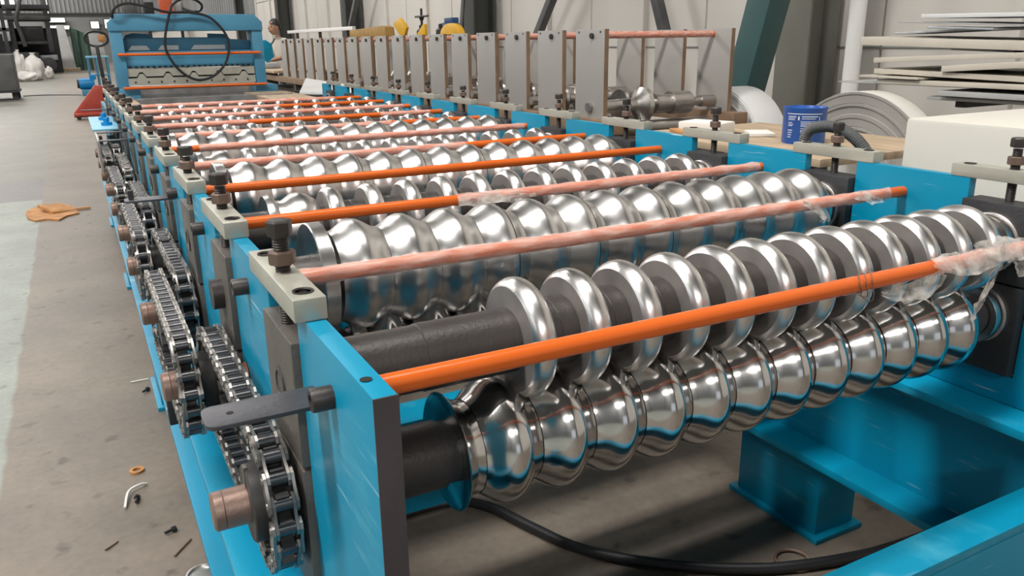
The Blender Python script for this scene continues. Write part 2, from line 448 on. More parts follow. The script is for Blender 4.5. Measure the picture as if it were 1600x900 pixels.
for (a, b, lab) in (((23.6, 42.5, FL+3.6), (23.6, 34.5, 8), 'grey slanted brace on the wall, the left one above the grey plates'),
                    ((23.6, 29.0, FL+3.6), (23.6, 33.3, 8), 'grey slanted brace on the wall, the right one above the grey plates'),
                    ((23.4, 81.5, FL), (23.4, 70.0, 6.5), 'thin grey slanted brace beside the far dark column'),
                    ((23.4, 52.2, FL), (23.4, 47.5, 12), 'thin grey slanted strut beside the middle dark column')):
    s = tag(MB().beam(a, b, .42, .42, (1, 0, 0)).build('wall_brace', 'mid_machine', None, bevel=.02), lab, 'brace', 'braces on the right wall')
dp = MB().cyl((23.1, 19.15, FL), (23.1, 19.15, 20), .27, n=24).build('downpipe', 'pipe_white')
tag(dp, 'white plastic downpipe in front of the wall by the sheet rack', 'pipe')

# ================================================================== NEAR ROLL FORMING MACHINE
P = 1.687
Y0 = 3.62
def st(k): return Y0 + k*P
def rodY(k): return 2.82 + k*P
ZU, ZL = -1.555, -2.13
NST = 12
YA, YB = 2.30, st(11)+.95
M = thing('roll_forming_machine', (3.5, 12.5, FL), 'long blue roll forming machine with rows of polished steel rollers and orange tie rods', 'machine')
def plate_poly():
    pts = [(YA, -2.85), (YB, -2.85), (YB, -1.1)]
    for k in reversed(range(NST)):
        pts += [(st(k)+.3, -1.1), (st(k)+.3, -2.62), (st(k)-.3, -2.62), (st(k)-.3, -1.1)]
    pts.append((YA, -1.1))
    return pts
MB().prism(plate_poly(), .705, .79).build('side_plate', 'blue', M, bevel=.004)
MB().prism(plate_poly(), 6.25, 6.335).build('side_plate', 'blue', M, bevel=.004)
# dark raw cut end of the near plate, with tapped hole on top
MB().box(.703, .792, YA-.006, YA-.0005, -2.85, -1.1).build('cut_end', 'endplate', M)
for (yh, xh) in ((YA+.16, .735), (YA+.16, 6.29)):
    MB().lathe([(-1.0985, .022), (-1.0965, .022), (-1.0965, .0)], (xh, yh, 0), 'z', 16).build('tapped_hole', 'hole', M)
# base beams (H sections), end and cross members, legs
for (xi, xo, xw) in ((1.12, .40, .74), (5.90, 6.62, 6.29)):
    a, b = min(xi, xo), max(xi, xo)
    MB().box(a, b, YA-.1, 27.6, -2.93, -2.855).build('beam_flange', 'blue', M, bevel=.008)
    MB().box(xw-.05, xw+.05, YA-.1, 27.6, -4.0, -2.93).build('beam_web', 'blue', M)
    MB().box(a, b, YA-.1, 27.6, -4.08, -4.0).build('beam_flange', 'blue', M, bevel=.008)
for y in (6.0, 11.2, 16.4, 21.6, 27.4):
    MB().box(.80, 6.23, y, y+.08, -4.05, -3.05).build('cross_member', 'blue', M)
    MB().box(.80, 6.23, y-.30, y+.08, -3.05, -3.0).build('cross_flange', 'blue', M, bevel=.006)
MB().box(.80, 6.23, 2.37, 2.62, -3.02, -2.95).build('end_flange_plate', 'blue', M, bevel=.01)
MB().box(.80, 6.23, 2.37, 2.43, -4.05, -3.02).build('end_cross_member', 'blue', M, bevel=.01)
for y in (5.44, 12.2, 19.0, 26.0):
    for (xa, xb) in ((6.09, 6.65), (.46, .92)):
        MB().box(xa, xb, y-.56, y+.56, FL+.06, -4.08).build('leg', 'blue', M, bevel=.012)
        MB().box(xa-.06, xb+.06, y-.64, y+.64, FL, FL+.06).build('foot_plate', 'blue', M, bevel=.008)
for y in (7.6, 14.4, 21.2):
    MB().box(.9, 6.1, y, y+.4, FL, FL+.25).build('floor_tie', 'blue', M, bevel=.01)
# run-out bed between the last roller and the press
MB().box(.8, 1.55, 23.3, 27.6, -1.6, -1.5).build('bed_board', 'wood', M, bevel=.01)
MB().box(4.9, 6.2, 23.3, 27.6, -1.6, -1.5).build('bed_board', 'wood', M, bevel=.01)
MB().box(1.1, 6.0, 25.6, 25.75, -1.64, -1.47).build('bed_bar', 'machined', M)
MB().box(1.3, 5.7, 21.9, 27.3, -2.85, -2.7).build('pit_shade', 'hole', M)  # near-black sheet: shade of the pit between the boards, put into the colour
MB().box(.705, .79, 23.2, 27.6, -2.85, -1.6).build('bed_side', 'blue_dull', M)
MB().box(6.25, 6.335, 23.2, 27.6, -2.85, -1.6).build('bed_side', 'blue_dull', M)

# ---- stations: bearing blocks, clamp bars, adjusting bolts, shafts
ublk = {}; 
def blocks(side, k):
    y = st(k)
    x0, x1 = (.668, .86) if side == 0 else (6.17, 6.40)
    for nm, z0, z1 in (('upper', -1.86, -1.25), ('lower', -2.60, -1.875)):
        key = (side, nm)
        if key not in ublk:
            ublk[key] = MB().box(x0, x1, y-.292, y+.292, z0, z1).build('bearing_block', 'block_brown' if side == 0 else 'block', M, bevel=.012)
            tag(ublk[key], 'dark steel bearing block')
            o = ublk[key]
        else:
            o = inst(ublk[key], (0, y-Y0, 0), M); 
        zc = ZU if nm == 'upper' else ZL
        kk = (side, nm, 'ring')
        if kk not in ublk:
            if side == 0: mb = MB().lathe([(.669, .088), (.661, .088), (.658, .084), (.658, .074), (.667, .070), (.667, .0)], (0, y, zc), 'x', 32)
            else: mb = MB().lathe([(6.17, .235), (6.13, .235), (6.12, .22), (6.12, .20), (6.15, .195), (6.15, .165)], (0, y, zc), 'x', 40)
            ublk[kk] = mb.build('bearing_ring', 'machined' if side else 'shaft', o)
        else: inst(ublk[kk], (0, y-Y0, 0), o)
bar = {}
def clamp(side, k):
    y = st(k)
    x0, x1 = (.66, .80) if side == 0 else (6.245, 6.385)
    xc = (x0+x1)/2
    if side not in bar:
        b = MB().box(x0, x1, y-.47, y+.47, -1.10, -1.0).build('clamp_bar', 'nickel', M, bevel=.008)
        sc = [MB().lathe([(-1.0, .046), (-.994, .046), (-.994, .040), (-1.0, .036), (-1.0, .02), (-1.004, 0)], (xc, y+d, 0), 'z', 20).build('socket_screw', 'bolt_black', b) for d in (-.36, .36)]
        nb = MB().lathe([(-.965, .056), (-.958, .062), (-.907, .062), (-.90, .056)], (xc, y, 0), 'z', 6).build('lock_nut', 'nut_brown', b, bevel=.002, ang=25)
        # threaded adjusting bolt
        mb = MB(); prof = []; z = -1.27
        while z < -.84: prof += [(z, .031), (z+.006, .036)]; z += .012
        prof += [(-.83, .036), (-.83, .052), (-.82, .058), (-.765, .058), (-.757, .05)]
        th = [q for q in prof if q[0] < -.831]
        mb.lathe(th, (xc, y, 0), 'z', 18)
        ab = mb.build('adjusting_bolt', 'bolt_black', b, ang=60)
        hd = MB().lathe([(-.832, .052), (-.824, .060), (-.768, .060), (-.758, .052)], (xc, y, 0), 'z', 6).build('bolt_head', 'bolt_black', b, bevel=.002, ang=25)
        bar[side] = (b, sc, nb, ab, hd)
    else:
        B = bar[side]; d = (0, y-Y0, 0); rnd = random.Random(k*7+side)
        j = rnd.uniform(-.03, .015)
        b = inst(B[0], d, M)
        for s_ in B[1]: inst(s_, d, b)
        for s_ in (B[2],): inst(s_, d, b).rotation_euler.z = rnd.uniform(0, 1)
        for s_ in (B[3], B[4]): inst(s_, (0, y-Y0, j), b).rotation_euler.z = rnd.uniform(0, 1)
for k in range(NST):
    for side in (0, 1):
        blocks(side, k); clamp(side, k)

# ---- rollers
def spacing(k): return .344 + .0076*k
def x_first(k): return 3.852 + .0025*k - 5.5*spacing(k)
def smoothbump(t, p): return math.sin(PI*t)**p
for k in range(10):
    y = st(k); s = spacing(k); xf = x_first(k)
    n = 56 if k < 3 else (40 if k < 6 else 28)
    corrug = k in (1, 3, 5)
    # upper shaft
    prof = [(.60 if k == 1 else .664, .0), (.60 if k == 1 else .664, .10), (.70, .10), (.70, .14), (.86, .14), (.86, .195), (.905, .195), (.905, .172), (1.36, .172), (1.365, .178), (5.95, .178), (5.95, .20), (6.05, .20), (6.05, .15), (6.30, .15), (6.30, 0)]
    su = MB().lathe(prof, (0, y, ZU), 'x', 36).build('roller_shaft', 'shaft', M)
    MB().lathe([(.862, .15), (.862, .198), (.868, .204), (.900, .204), (.906, .198), (.906, .174)], (0, y, ZU), 'x', 36).build('shaft_collar', 'nickel', su)
    if k == 1: tag(su, 'dark upper shaft with a stub end sticking out of the block')
    xs_ = .285 if k == 0 else .225
    # lower shaft with rusty stub end through the sprockets
    sl = MB().lathe([(.86, .0), (.86, .185), (1.45, .185), (1.45, .17), (5.95, .17), (6.0, .17), (6.0, .16), (6.30, .16), (6.30, 0)], (0, y, ZL), 'x', 36).build('roller_shaft', 'shaft', M)
    MB().lathe([(xs_, 0), (xs_, .082), (xs_+.01, .094), (xs_+.05, .095), (xs_+.053, .091), (xs_+.057, .095), (.86, .095), (.86, 0)], (0, y, ZL), 'x', 32).build('stub_end', 'rusty', sl)
    if not corrug:
        R = .335 if k < 3 else .325
        rc = .0793; prof = [(-.07, .185), (-.07, R-.042)]
        for q in range(1, 12): a_ = math.asin(.07/rc)*(q/6-1); prof.append((rc*math.sin(a_), R-rc+rc*math.cos(a_)))
        prof += [(.07, R-.042), (.07, .185)]
        d0 = None
        for i in range(12):
            x = xf + s*i
            if d0 is None: d0 = faces_to(MB().lathe(prof, (x, y, ZU), 'x', n, closed=False).build('roller_disc', 'chrome_satin', su, ang=20), 'disc_face'); x0 = x
            else: inst(d0, (x-x0, 0, 0), su)
        # dark spacer sleeves between the discs
        sp0 = None
        for i in range(11):
            xa = xf + s*i + .075; xb = xf + s*(i+1) - .075
            if sp0 is None: sp0 = MB().lathe([(xa, .176), (xa, .198), ((xa+xb)/2-.012, .198), ((xa+xb)/2-.008, .194), ((xa+xb)/2-.004, .198), (xb, .198), (xb, .176)], (0, y, ZU), 'x', 32).build('spacer_sleeve', 'shaft', su); xs = xa
            else: inst(sp0, (xa-xs, 0, 0), su)
        if k in (2, 4):
            xa = xf - 1.62*s
            MB().lathe([(xa, .18), (xa, .30), (xa+.05, .315), (xa+.075, .30), (xa+.10, .255), (xa+.16, .25), (xa+.24, .30), (xa+.30, .312), (xa+.37, .29), (xa+.45, .235), (xa+.46, .18)], (0, y, ZU), 'x', n).build('end_spool', 'chrome_satin', su, ang=50)
    else:
        Rp, Rv = .388, .314
        x = xf - s
        xa = x - s*.5 - .045
        MB().lathe([(xa-.1, .18), (xa-.1, .385), (xa-.093, .392), (xa-.005, .392), (xa, .385), (xa, .18)], (0, y, ZU), 'x', n).build('end_flange', 'chrome_satin', su)
        prof = [(-s/2+.0012, .18)]
        for q in range(17):
            t = q/16
            prof.append((-s/2+.0012+(s-.0024)*t, Rv + (Rp-Rv)*(.5-.5*math.cos(2*PI*t))**.92))
        prof.append((s/2-.0012, .18))
        c0 = None
        for i in range(13):
            xc = x + s*i
            if c0 is None: c0 = MB().lathe([(xc+a, r) for a, r in prof], (0, y, ZU), 'x', n).build('corrugated_roll', 'chrome_satin', su, ang=60); x0 = xc
            else: inst(c0, (xc-x0, 0, 0), su)
            if i in (3, 5, 7):
                xq = xc + s*.17; rq = Rv + (Rp-Rv)*(.5-.5*math.cos(2*PI*.67))**.92 + .0012
                MB().lathe([(xq-.006, rq-.02), (xq-.006, rq+.001), (xq+.006, rq-.003), (xq+.006, rq-.02)], (0, y, ZU), 'x', n, closed=True).build('joint_gap', 'hole', su)
    # lower rolls: barrel segments with narrow grooves, cup flange at the left end
    Rb, Rg = (.357, .265) if not corrug else (.335, .185)
    prof = [(-s/2+.003, .17)]
    for q in range(19):
        t = q/18
        prof.append((-s/2+.003+(s-.006)*t, Rg + (Rb-Rg)*(.5-.5*math.cos(2*PI*t))**.64))
    prof.append((s/2-.003, .17))
    c0 = None
    xl = xf - s/2
    for i in range(12):
        xc = xl + s*i
        if c0 is None: c0 = MB().lathe([(xc+a, r) for a, r in prof], (0, y, ZL), 'x', n).build('barrel_roll', 'chrome', sl, ang=60); x0 = xc
        else: inst(c0, (xc-x0, 0, 0), sl)
    xe = xl - s/2
    MB().lathe([(xe, .18), (xe, .262), (xe-.04, .268), (xe-.08, .288), (xe-.112, .325), (xe-.118, .328), (xe-.122, .322), (xe-.108, .30), (xe-.1, .18)], (0, y, ZL), 'x', n).build('end_flange', 'chrome', sl, ang=60)
    for zc, sh in ((ZU, su), (ZL, sl)):
        MB().lathe([(6.02, .16), (6.02, .225), (6.035, .23), (6.075, .23), (6.085, .22), (6.085, .16)], (0, y, zc), 'x', 36).build('shaft_nut', 'steel', sh)

# ---- tie rods with stretch film
def wrap(rod, k, xa, xb, fat=1.0):
    y = rodY(k); mb = MB(); n = 14; m = max(12, int((xb-xa)*(34 if k < 3 else 14)))
    b = 0
    for i in range(m+1):
        x = xa + (xb-xa)*i/m
        for j in range(n):
            t = 2*PI*j/n
            r = .0505 + .0045*math.sin(3*t + x*17) + .006*fat*noise.noise(Vector((x*9, math.cos(t)*1.3+k*5, math.sin(t)*1.3))) + .003*math.sin(5*t+x*31)
            r = max(r, .0475)
            mb.v.append((x, y + r*math.cos(t), -1.3 + r*math.sin(t)))
    for i in range(m):
        for j in range(n):
            j2 = (j+1) % n; mb.f.append((i*n+j, i*n+j2, (i+1)*n+j2, (i+1)*n+j))
    return mb.build('stretch_film', 'film', rod, ang=80)
WR = {0: [(4.25, 6.24)], 1: [(.80, 6.05)], 2: [(2.75, 6.2)], 3: [], 4: [(.80, 4.4)], 5: [(1.35, 6.2)], 6: [(.8, 4.6)], 7: [(.8, 2.6), (5.0, 6.0)], 8: [(.8, 6.1)], 9: [(.8, 3.9)], 10: [(.8, 5.6)]}
rods = []
for k in range(11):
    y = rodY(k)
    r = MB().cyl((.79, y, -1.3), (6.25, y, -1.3), .0455, n=24).build('tie_rod', 'orange', M)
    rods.append(r)
    for (a, b) in WR[k]: wrap(r, k, a, b)
    tag(r, 'orange tie rod' + (' wrapped in clear stretch film' if WR[k] else ''))
    for side in (0, 1):
        xs, sg = (.705, -1) if side == 0 else (6.335, 1)
        MB().lathe([(xs, .0), (xs, .048), (xs+sg*.078, .048), (xs+sg*.085, .044), (xs+sg*.085, .026), (xs+sg*.05, .024), (xs+sg*.05, 0)], (0, y, -1.3), 'x', 24).build('socket_bolt', 'bolt_black', r)

# torn loose film near the right end of the first two rods
def rag(parent, pts, widths, seed, thick=.0):
    """crumpled ribbon of film along pts, given widths"""
    mb = MB(); nn = 7; rnd = random.Random(seed)
    P_ = [Vector(p) for p in pts]; fine = []
    for i in range(len(P_)-1):
        for q in range(5):
            t = q/5; fine.append((P_[i].lerp(P_[i+1], t), widths[i]*(1-t)+widths[i+1]*t))
    fine.append((P_[-1], widths[-1]))
    for i, (p, w) in enumerate(fine):
        d = (fine[min(i+1, len(fine)-1)][0]-fine[max(i-1, 0)][0]).normalized()
        a = d.cross(Vector((.35, -.8, .45))).normalized(); c = a.cross(d)
        for j in range(nn):
            u = (j/(nn-1)-.5)*w*(1+.35*noise.noise(Vector((i*.5, seed, j*.3))))
            h = .022*noise.noise(Vector((i*.45, j*.9, seed*3.1))) + .012*noise.noise(Vector((i*1.3, j*2.1, seed)))
            mb.v.append(tuple(p + a*u + c*h))
    for i in range(len(fine)-1):
        for j in range(nn-1):
            q = i*nn+j; mb.f.append((q, q+1, q+nn+1, q+nn))
    o = mb.build('torn_film', 'film_loose', parent, ang=80)
    return o
y1 = rodY(0)
rag(rods[0], [(3.78, y1-.05, -1.37), (3.95, y1-.06, -1.40), (4.15, y1-.06, -1.38), (4.3, y1-.06, -1.32)], [.03, .10, .12, .05], 1)
rag(rods[0], [(4.2, y1-.05, -1.25), (4.35, y1-.07, -1.27), (4.6, y1-.07, -1.30), (4.85, y1-.06, -1.27)], [.05, .15, .14, .10], 2)
rag(rods[0], [(4.55, y1-.06, -1.20), (4.75, y1-.075, -1.235), (4.95, y1-.07, -1.26), (5.15, y1-.05, -1.25)], [.05, .17, .16, .06], 3)
rag(rods[0], [(4.82, y1-.07, -1.20), (4.78, y1-.09, -1.33), (4.70, y1-.09, -1.45), (4.66, y1-.08, -1.56), (4.60, y1-.08, -1.66)], [.10, .09, .07, .09, .03], 4)
rag(rods[0], [(4.98, y1-.05, -1.33), (5.05, y1-.06, -1.41), (5.15, y1-.05, -1.40), (5.25, y1-.04, -1.33)], [.04, .10, .11, .04], 5)
for i in range(3):
    x = 3.62+.05*i
    MB().tube([(x + .03*math.sin(q*.9), y1 + .052*math.cos(q*PI/6), -1.3 + .052*math.sin(q*PI/6) - (.05*max(0, -math.sin(q*PI/6)))*i*.7) for q in range(12)], .003, 5, True).build('wire_loop', 'rusty', rods[0])
y2 = rodY(1)
rag(rods[1], [(5.0, y2-.04, -1.27), (5.15, y2-.06, -1.32), (5.25, y2-.06, -1.40), (5.22, y2-.05, -1.45)], [.06, .13, .14, .04], 6)
rag(rods[1], [(5.55, y2-.05, -1.26), (5.75, y2-.06, -1.30), (5.95, y2-.05, -1.34)], [.05, .13, .04], 7)
y3 = rodY(2)
rag(rods[2], [(2.75, y3-.05, -1.30), (2.95, y3-.06, -1.29), (3.2, y3-.05, -1.30), (3.5, y3-.05, -1.30)], [.09, .13, .12, .06], 8)

# ---- chain drive on the left side
XI, XO = .565, .370
RS = .312
def sprocket_mesh(x, y):
    T = 17; poly = []
    for i in range(T):
        a = 2*PI*i/T
        for da, r in ((-.32, .272), (-.12, .285), (.02, .325), (.10, .345), (.17, .345), (.25, .325)):
            t = a + da*2*PI/T*1.1; poly.append((y+r*math.cos(t), ZL+r*math.sin(t)))
    return MB().prism(poly, x-.030, x+.030)
spk = {}
def sprocket(k, x, key):
    y = st(k)
    if key not in spk:
        o = sprocket_mesh(x, y).build('sprocket', 'sprocket', M)
        h = MB().lathe([(x-.115, .096), (x-.115, .185), (x-.108, .192), (x+.028, .192), (x+.07, .19), (x+.07, .096)], (0, y, ZL), 'x', 32).build('hub', 'sprocket', o)
        kb = MB().box(x-.118, x-.10, y-.02, y+.02, ZL+.092, ZL+.20).build('key', 'block_brown', o)
        spk[key] = (o, h, kb, x, y)
    else:
        o0, h0, k0, x0, y0 = spk[key]
        o = inst(o0, (x-x0, y-y0, 0), M)
        if x == XI: inst(h0, (x-x0, y-y0, 0), o)
sprocket(0, XI, 's')
for k in range(1, 10):
    sprocket(k, XI, 's'); sprocket(k, XO, 's')
# chain links (plates + roller), two alternating kinds
NL = 46
LOOP = 2*P + 2*PI*RS
LP = LOOP/NL
def link_mb(xo, hw, c=(0, 0, 0), ang=0.):
    mb = MB(); h = LP/2
    poly = []
    for cx, sgn in ((h, 1), (-h, -1)):
        for q in (-80, -40, 0, 40, 80):
            t = math.radians(q); poly.append((cx*.98 + sgn*.047*math.cos(t), sgn*.047*math.sin(t)))
        poly.append((0, sgn*.036))
    for sx in (-1, 1): mb.prism(poly, sx*xo-.007, sx*xo+.007)
    nf = len(mb.f)
    mb.cyl((-.038, -h, 0), (.038, -h, 0), .036, n=12)
    ca, sa = math.cos(ang), math.sin(ang)
    mb.v = [(c[0]+p[0], c[1]+p[1]*ca-p[2]*sa, c[2]+p[1]*sa+p[2]*ca) for p in mb.v]
    return mb, nf
LM = []
for xo in (.062, .046):
    mb, nf = link_mb(xo, 0)
    me, _ = mb.mesh('chain_link', 'chain', org=(0, 0, 0))
    me.materials.append(MATS['chain_roller'])
    for p in me.polygons:
        if abs(p.center.x) < .0385*S and max(abs(me.vertices[i].co.x) for i in p.vertices) < .039*S: p.material_index = 1
    LM.append(me)
def path(d, ya, yb):
    """point + tangent angle at distance d along the loop (top run near->far ... )"""
    d = d % LOOP
    L = yb-ya; A = PI*RS
    if d < L: return ya+d, ZL+RS, 0.
    d -= L
    if d < A: t = PI/2 - d/RS; return yb+RS*math.cos(t), ZL+RS*math.sin(t), t-PI/2
    d -= A
    if d < L: return yb-d, ZL-RS, PI
    d -= L
    t = -PI/2 - d/RS; return ya+RS*math.cos(t), ZL+RS*math.sin(t), t-PI/2
for k in range(9):
    x = XI if k % 2 == 0 else XO
    ya, yb = st(k), st(k+1)
    off = random.Random(k).random()*LP
    mb = MB()
    pts = []
    for i in range(NL):
        a = path(off+i*LP, ya, yb); b = path(off+(i+1)*LP, ya, yb)
        pts.append((a, b)); mb.cyl((x-.074, a[0], a[1]), (x+.074, a[0], a[1]), .020, n=8)
    if k < 6:
        ch = mb.build('roller_chain', 'chain', M)
        tag(ch, 'oily steel roller chain')
        for i, (a, b) in enumerate(pts):
            o = bpy.data.objects.new('chain_link', LM[i % 2]); COL.objects.link(o); o.parent = ch
            o.location = W((x, (a[0]+b[0])/2, (a[1]+b[1])/2)) - ORG[ch.name]
            o.rotation_euler.x = math.atan2(b[1]-a[1], b[0]-a[0])
    else:
        for i, (a, b) in enumerate(pts):
            m2, _ = link_mb(.062 if i % 2 == 0 else .046, 0, (x, (a[0]+b[0])/2, (a[1]+b[1])/2), math.atan2(b[1]-a[1], b[0]-a[0]))
            n0 = len(mb.v); mb.v += m2.v; mb.f += [tuple(n0+q for q in f) for f in m2.f]
        tag(mb.build('roller_chain', 'chain', M), kind='stuff')
# guard brackets: flat bars sticking out from tie rod bolts
def bracket(y0, y1, x0, z, mt='blackflat', hole=True):
    r = .045; poly = []
    for cx, cy, a0 in ((x0+r, y1-r, 90), (x0+r, y0+r, 180)):
        for q in range(5): t = math.radians(a0+q*22.5); poly.append((cx+r*math.cos(t), cy+r*math.sin(t)))
    poly += [(.70, y0), (.70, y1)]
    o = MB().prism(poly, z-.018, z, 'z').build('guard_bracket', mt, M, bevel=.003)
    if hole: MB().lathe([(z+.0005, .0), (z+.0015, .014), (z-.001, .014)], (x0+.10, (y0+y1)/2, 0), 'z', 14).build('bolt_hole', 'hole', o)
    return o
bracket(2.90, 3.10, .25, -1.36)
bracket(8.0, 8.2, .27, -1.36)
bracket(14.95, 15.1, .25, -1.5, hole=False); bracket(16.4, 16.55, .25, -1.5, hole=False); bracket(21.8, 21.95, .1, -1.45, hole=False)
o = MB().rbox((.33, 8.1, -1.32), (.045, .045, .09)).build('standoff_nut', 'bolt_black', M)
MB().box(.24, .27, 14.95, 16.55, -2.0, -1.50).build('guard_strap', 'machined', M)
cp = MB().box(.22, .70, 17.1, 20.3, -1.53, -1.5).build('cover_plate', 'light_blue', M, bevel=.006)
tag(cp, 'pale blue cover plate with two blue studs')
for y in (17.9, 19.3):
    MB().lathe([(-1.5, .10), (-1.44, .10), (-1.44, .055), (-1.36, .05), (-1.35, 0)], (.50, y, 0), 'z', 8).build('cover_stud', 'bright_blue', cp)
o = MB().box(.30, .40, 6.65, 6.8, -3.02, -2.72).build('black_pad', 'black', M, bevel=.012)
MB().box(.40, .71, 6.68, 6.77, -2.80, -2.74).build('pad_arm', 'black', o, bevel=.006)
MB().cyl((.294, 6.725, -2.90), (.302, 6.725, -2.90), .018, n=10).build('pad_screw', 'steel', o)
for k in (1, 3, 5):   # rust brown cover domes behind the inner chain
    MB().lathe([(.64, .0), (.645, .05), (.66, .085), (.70, .10)], (0, st(k)-.42, -2.0), 'x', 20).build('grease_cap', 'rust_red', M, ang=60)

# ================================================================== FLOOR: cable, ring, scraps
def catmull(pts, n=8):
    P_ = [Vector(p) for p in pts]; out = []
    P_ = [P_[0]*2-P_[1]] + P_ + [P_[-1]*2-P_[-2]]
    for i in range(1, len(P_)-2):
        a, b, c, d = P_[i-1:i+3]
        for q in range(n):
            t = q/n
            out.append(.5*((2*b)+(c-a)*t+(2*a-5*b+4*c-d)*t*t+(3*b-a-3*c+d)*t**3))
    out.append(P_[-2]); return out
cb = MB().tube(catmull([(1.4, 7.0, -4.94), (2.3, 7.3, -4.94), (3.05, 7.3, -4.94), (3.38, 7.0, -4.94), (3.6, 6.45, -4.94), (3.82, 5.92, -4.94), (4.16, 5.5, -4.94), (4.56, 5.16, -4.94), (5.0, 4.86, -4.94), (5.5, 4.62, -4.94), (6.3, 4.40, -4.94), (7.2, 4.3, -4.94)]), .055, 12).build('power_cable', 'rubber')
tag(cb, 'thick black cable curving across the floor under the rollers', 'cable')
rg = MB().tube([(5.62+.17*math.cos(t*PI/12), 4.72+.17*math.sin(t*PI/12), -4.975) for t in range(24)], .016, 8, True).build('wire_ring', 'rusty')
tag(rg, 'small wire ring lying on the floor beside the black cable', 'ring')
def flake(name, poly, z, h, m, label, cat, seed=0, group=None):
    mb = MB().prism(poly, z, z+h, 'z'); 
    return tag(mb.build(name, m), label, cat, group)
cx, cy = -1.1, 28.6
rn = random.Random(3)
poly = [(cx+(.55+.3*rn.random())*math.cos(t*PI/7), cy+(1.1+.7*rn.random())*math.sin(t*PI/7)) for t in range(14)]
cbd = flake('cardboard_scrap', poly, FL+.001, .05, 'cardboard', 'torn brown cardboard scrap lying on the aisle floor', 'cardboard')
MB().rbox((cx+.1, cy+.1, FL+.11), (.7, .9, .10), (.15, .1, .5)).build('folded_flap', 'cardboard', cbd, bevel=.02)
MB().rbox((cx+.75, cy+.1, FL+.05), (.6, .12, .05), (0, 0, .2)).build('loose_strip', 'cardboard', cbd)
ws = MB().lathe([(FL, .045), (FL, .085), (FL+.03, .085), (FL+.03, .045)], (0., 9.9, 0), 'z', 24, closed=True).build('washer', 'cardboard')
tag(ws, 'small tan ring washer lying on the floor near the machine', 'washer')
sv = MB().tube(catmull([(-.18, 9.05, FL+.02), (-.12, 9.35, FL+.05), (.0, 9.45, FL+.05), (.08, 9.5, FL+.02)]), .016, 6).build('plastic_strip', 'paper')
tag(sv, 'curled white plastic strip on the floor below the tan washer', 'strip')
for (x, y, r, lab) in ((.22, 8.3, .4, 'black screw lying on the floor beside the blue base'), (-.05, 9.15, 1.4, 'tiny black bolt on the floor beside the white strip'), (.30, 12.4, .8, 'tiny black screw on the floor near the chain')):
    mb = MB(); d = Vector((math.cos(r), math.sin(r), 0))*.06
    c = Vector((x, y, FL+.035))
    mb.cyl(c-d, c+d*.4, .018, n=8); mb.cyl(c+d*.4, c+d, .035, n=6)
    tag(mb.build('screw', 'black'), lab, 'screw', 'screws dropped on the floor')
for (x, y, a, l, m, lab) in ((.30, 7.95, .9, .30, 'rusty', 'thin rusty wire piece on the floor beside the blue base'), (-.35, 8.35, .7, .16, 'rusty', 'short wire piece on the floor at the bottom left'), (.25, 12.9, 0., .25, 'paper', 'pale strip on the floor below the black pad')):
    d = Vector((math.cos(a), math.sin(a), 0))*l/2; c = Vector((x, y, FL+.012))
    tag(MB().cyl(c-d, c+d, .012, n=6).build('wire_piece', m), lab, 'wire', 'wire pieces on the floor')
cap = MB().lathe([(FL, .16), (FL+.05, .16), (FL+.05, .14), (FL+.03, .13), (FL+.03, 0)], (.42, 7.35, 0), 'z', 28).build('round_lid', 'steel')
tag(cap, 'round silver lid on the floor at the bottom edge by the blue base', 'lid')

# ================================================================== SHEAR PRESS
t = thing('shear_press', (3.55, 29.0, FL), 'tall blue cutting press with profiled blades at the end of the machine', 'press')
yp = 28.5
for (xa, xb) in ((1.28, 1.62), (5.50, 5.84)):
    MB().box(xa, xb, yp, yp+.9, -1.5, .50).build('upright', 'blue_dull', t, bevel=.02)
    MB().box(xa-.12, xb+.25, yp-.5, yp+1.1, -1.75, -1.3).build('foot_block', 'blue_dull', t, bevel=.03)
    MB().box(xa-.05, xb+.05, yp-.2, yp+1.0, FL, -1.75).build('pedestal', 'blue_dull', t, bevel=.02)
MB().prism([(1.26, .42), (5.86, .42), (5.86, .68), (5.62, .92), (1.50, .92), (1.26, .68)], yp-.05, yp+.95, 'y').build('top_beam', 'blue_dull', t, bevel=.02)
MB().box(1.62, 5.5, yp+.2, yp+.5, -.70, -.20).build('ram_plate', 'blue_dull', t, bevel=.02)
MB().prism([(1.62, -.2), (5.5, -.2), (5.5, .12), (4.9, .16), (4.72, .32), (4.2, .34), (4.2, .22), (2.5, .22), (2.4, .33), (1.95, .36), (1.72, .30), (1.62, .1)], yp+.55, yp+.75, 'y').build('ram_bridge', 'blue_dull', t, bevel=.02)
for (xa, xb) in ((1.75, 2.4), (2.62, 3.25), (3.62, 4.7)):
    MB().prism([(xa, -.16), (xb, -.16), (xb-.1 if xb < 3 else xb, -.02), (xa+.12, -.02)], yp+.52, yp+.56, 'y').build('window_slot', 'sheet_white', t)
for i in range(22):
    MB().cyl((1.72+i*.172, yp+.19, -.70), (1.72+i*.172, yp+.19, -.64), .035, n=8).build('clamp_stud', 'black', t)
def prof(dz):
    q = [(1.6, dz)]
    for i in range(5):
        c = 2.0 + i*.78
        q += [(c-.14, dz), (c-.05, dz+.13), (c+.05, dz+.13), (c+.14, dz)]
    q.append((5.48, dz)); return q
MB().prism(prof(-.95) + [(5.48, -.72), (1.6, -.72)], yp+.05, yp+.2, 'y').build('upper_blade', 'nickel', t)
MB().prism(list(reversed(prof(-1.0))) + [(1.6, -1.22), (5.48, -1.22)], yp+.0, yp+.2, 'y').build('lower_blade', 'nickel', t)
MB().box(1.6, 5.48, yp+.2, yp+.24, -1.2, -.75).build('blade_gap_shade', 'black', t)  # added black plate, paints the shade in the gap between the blades
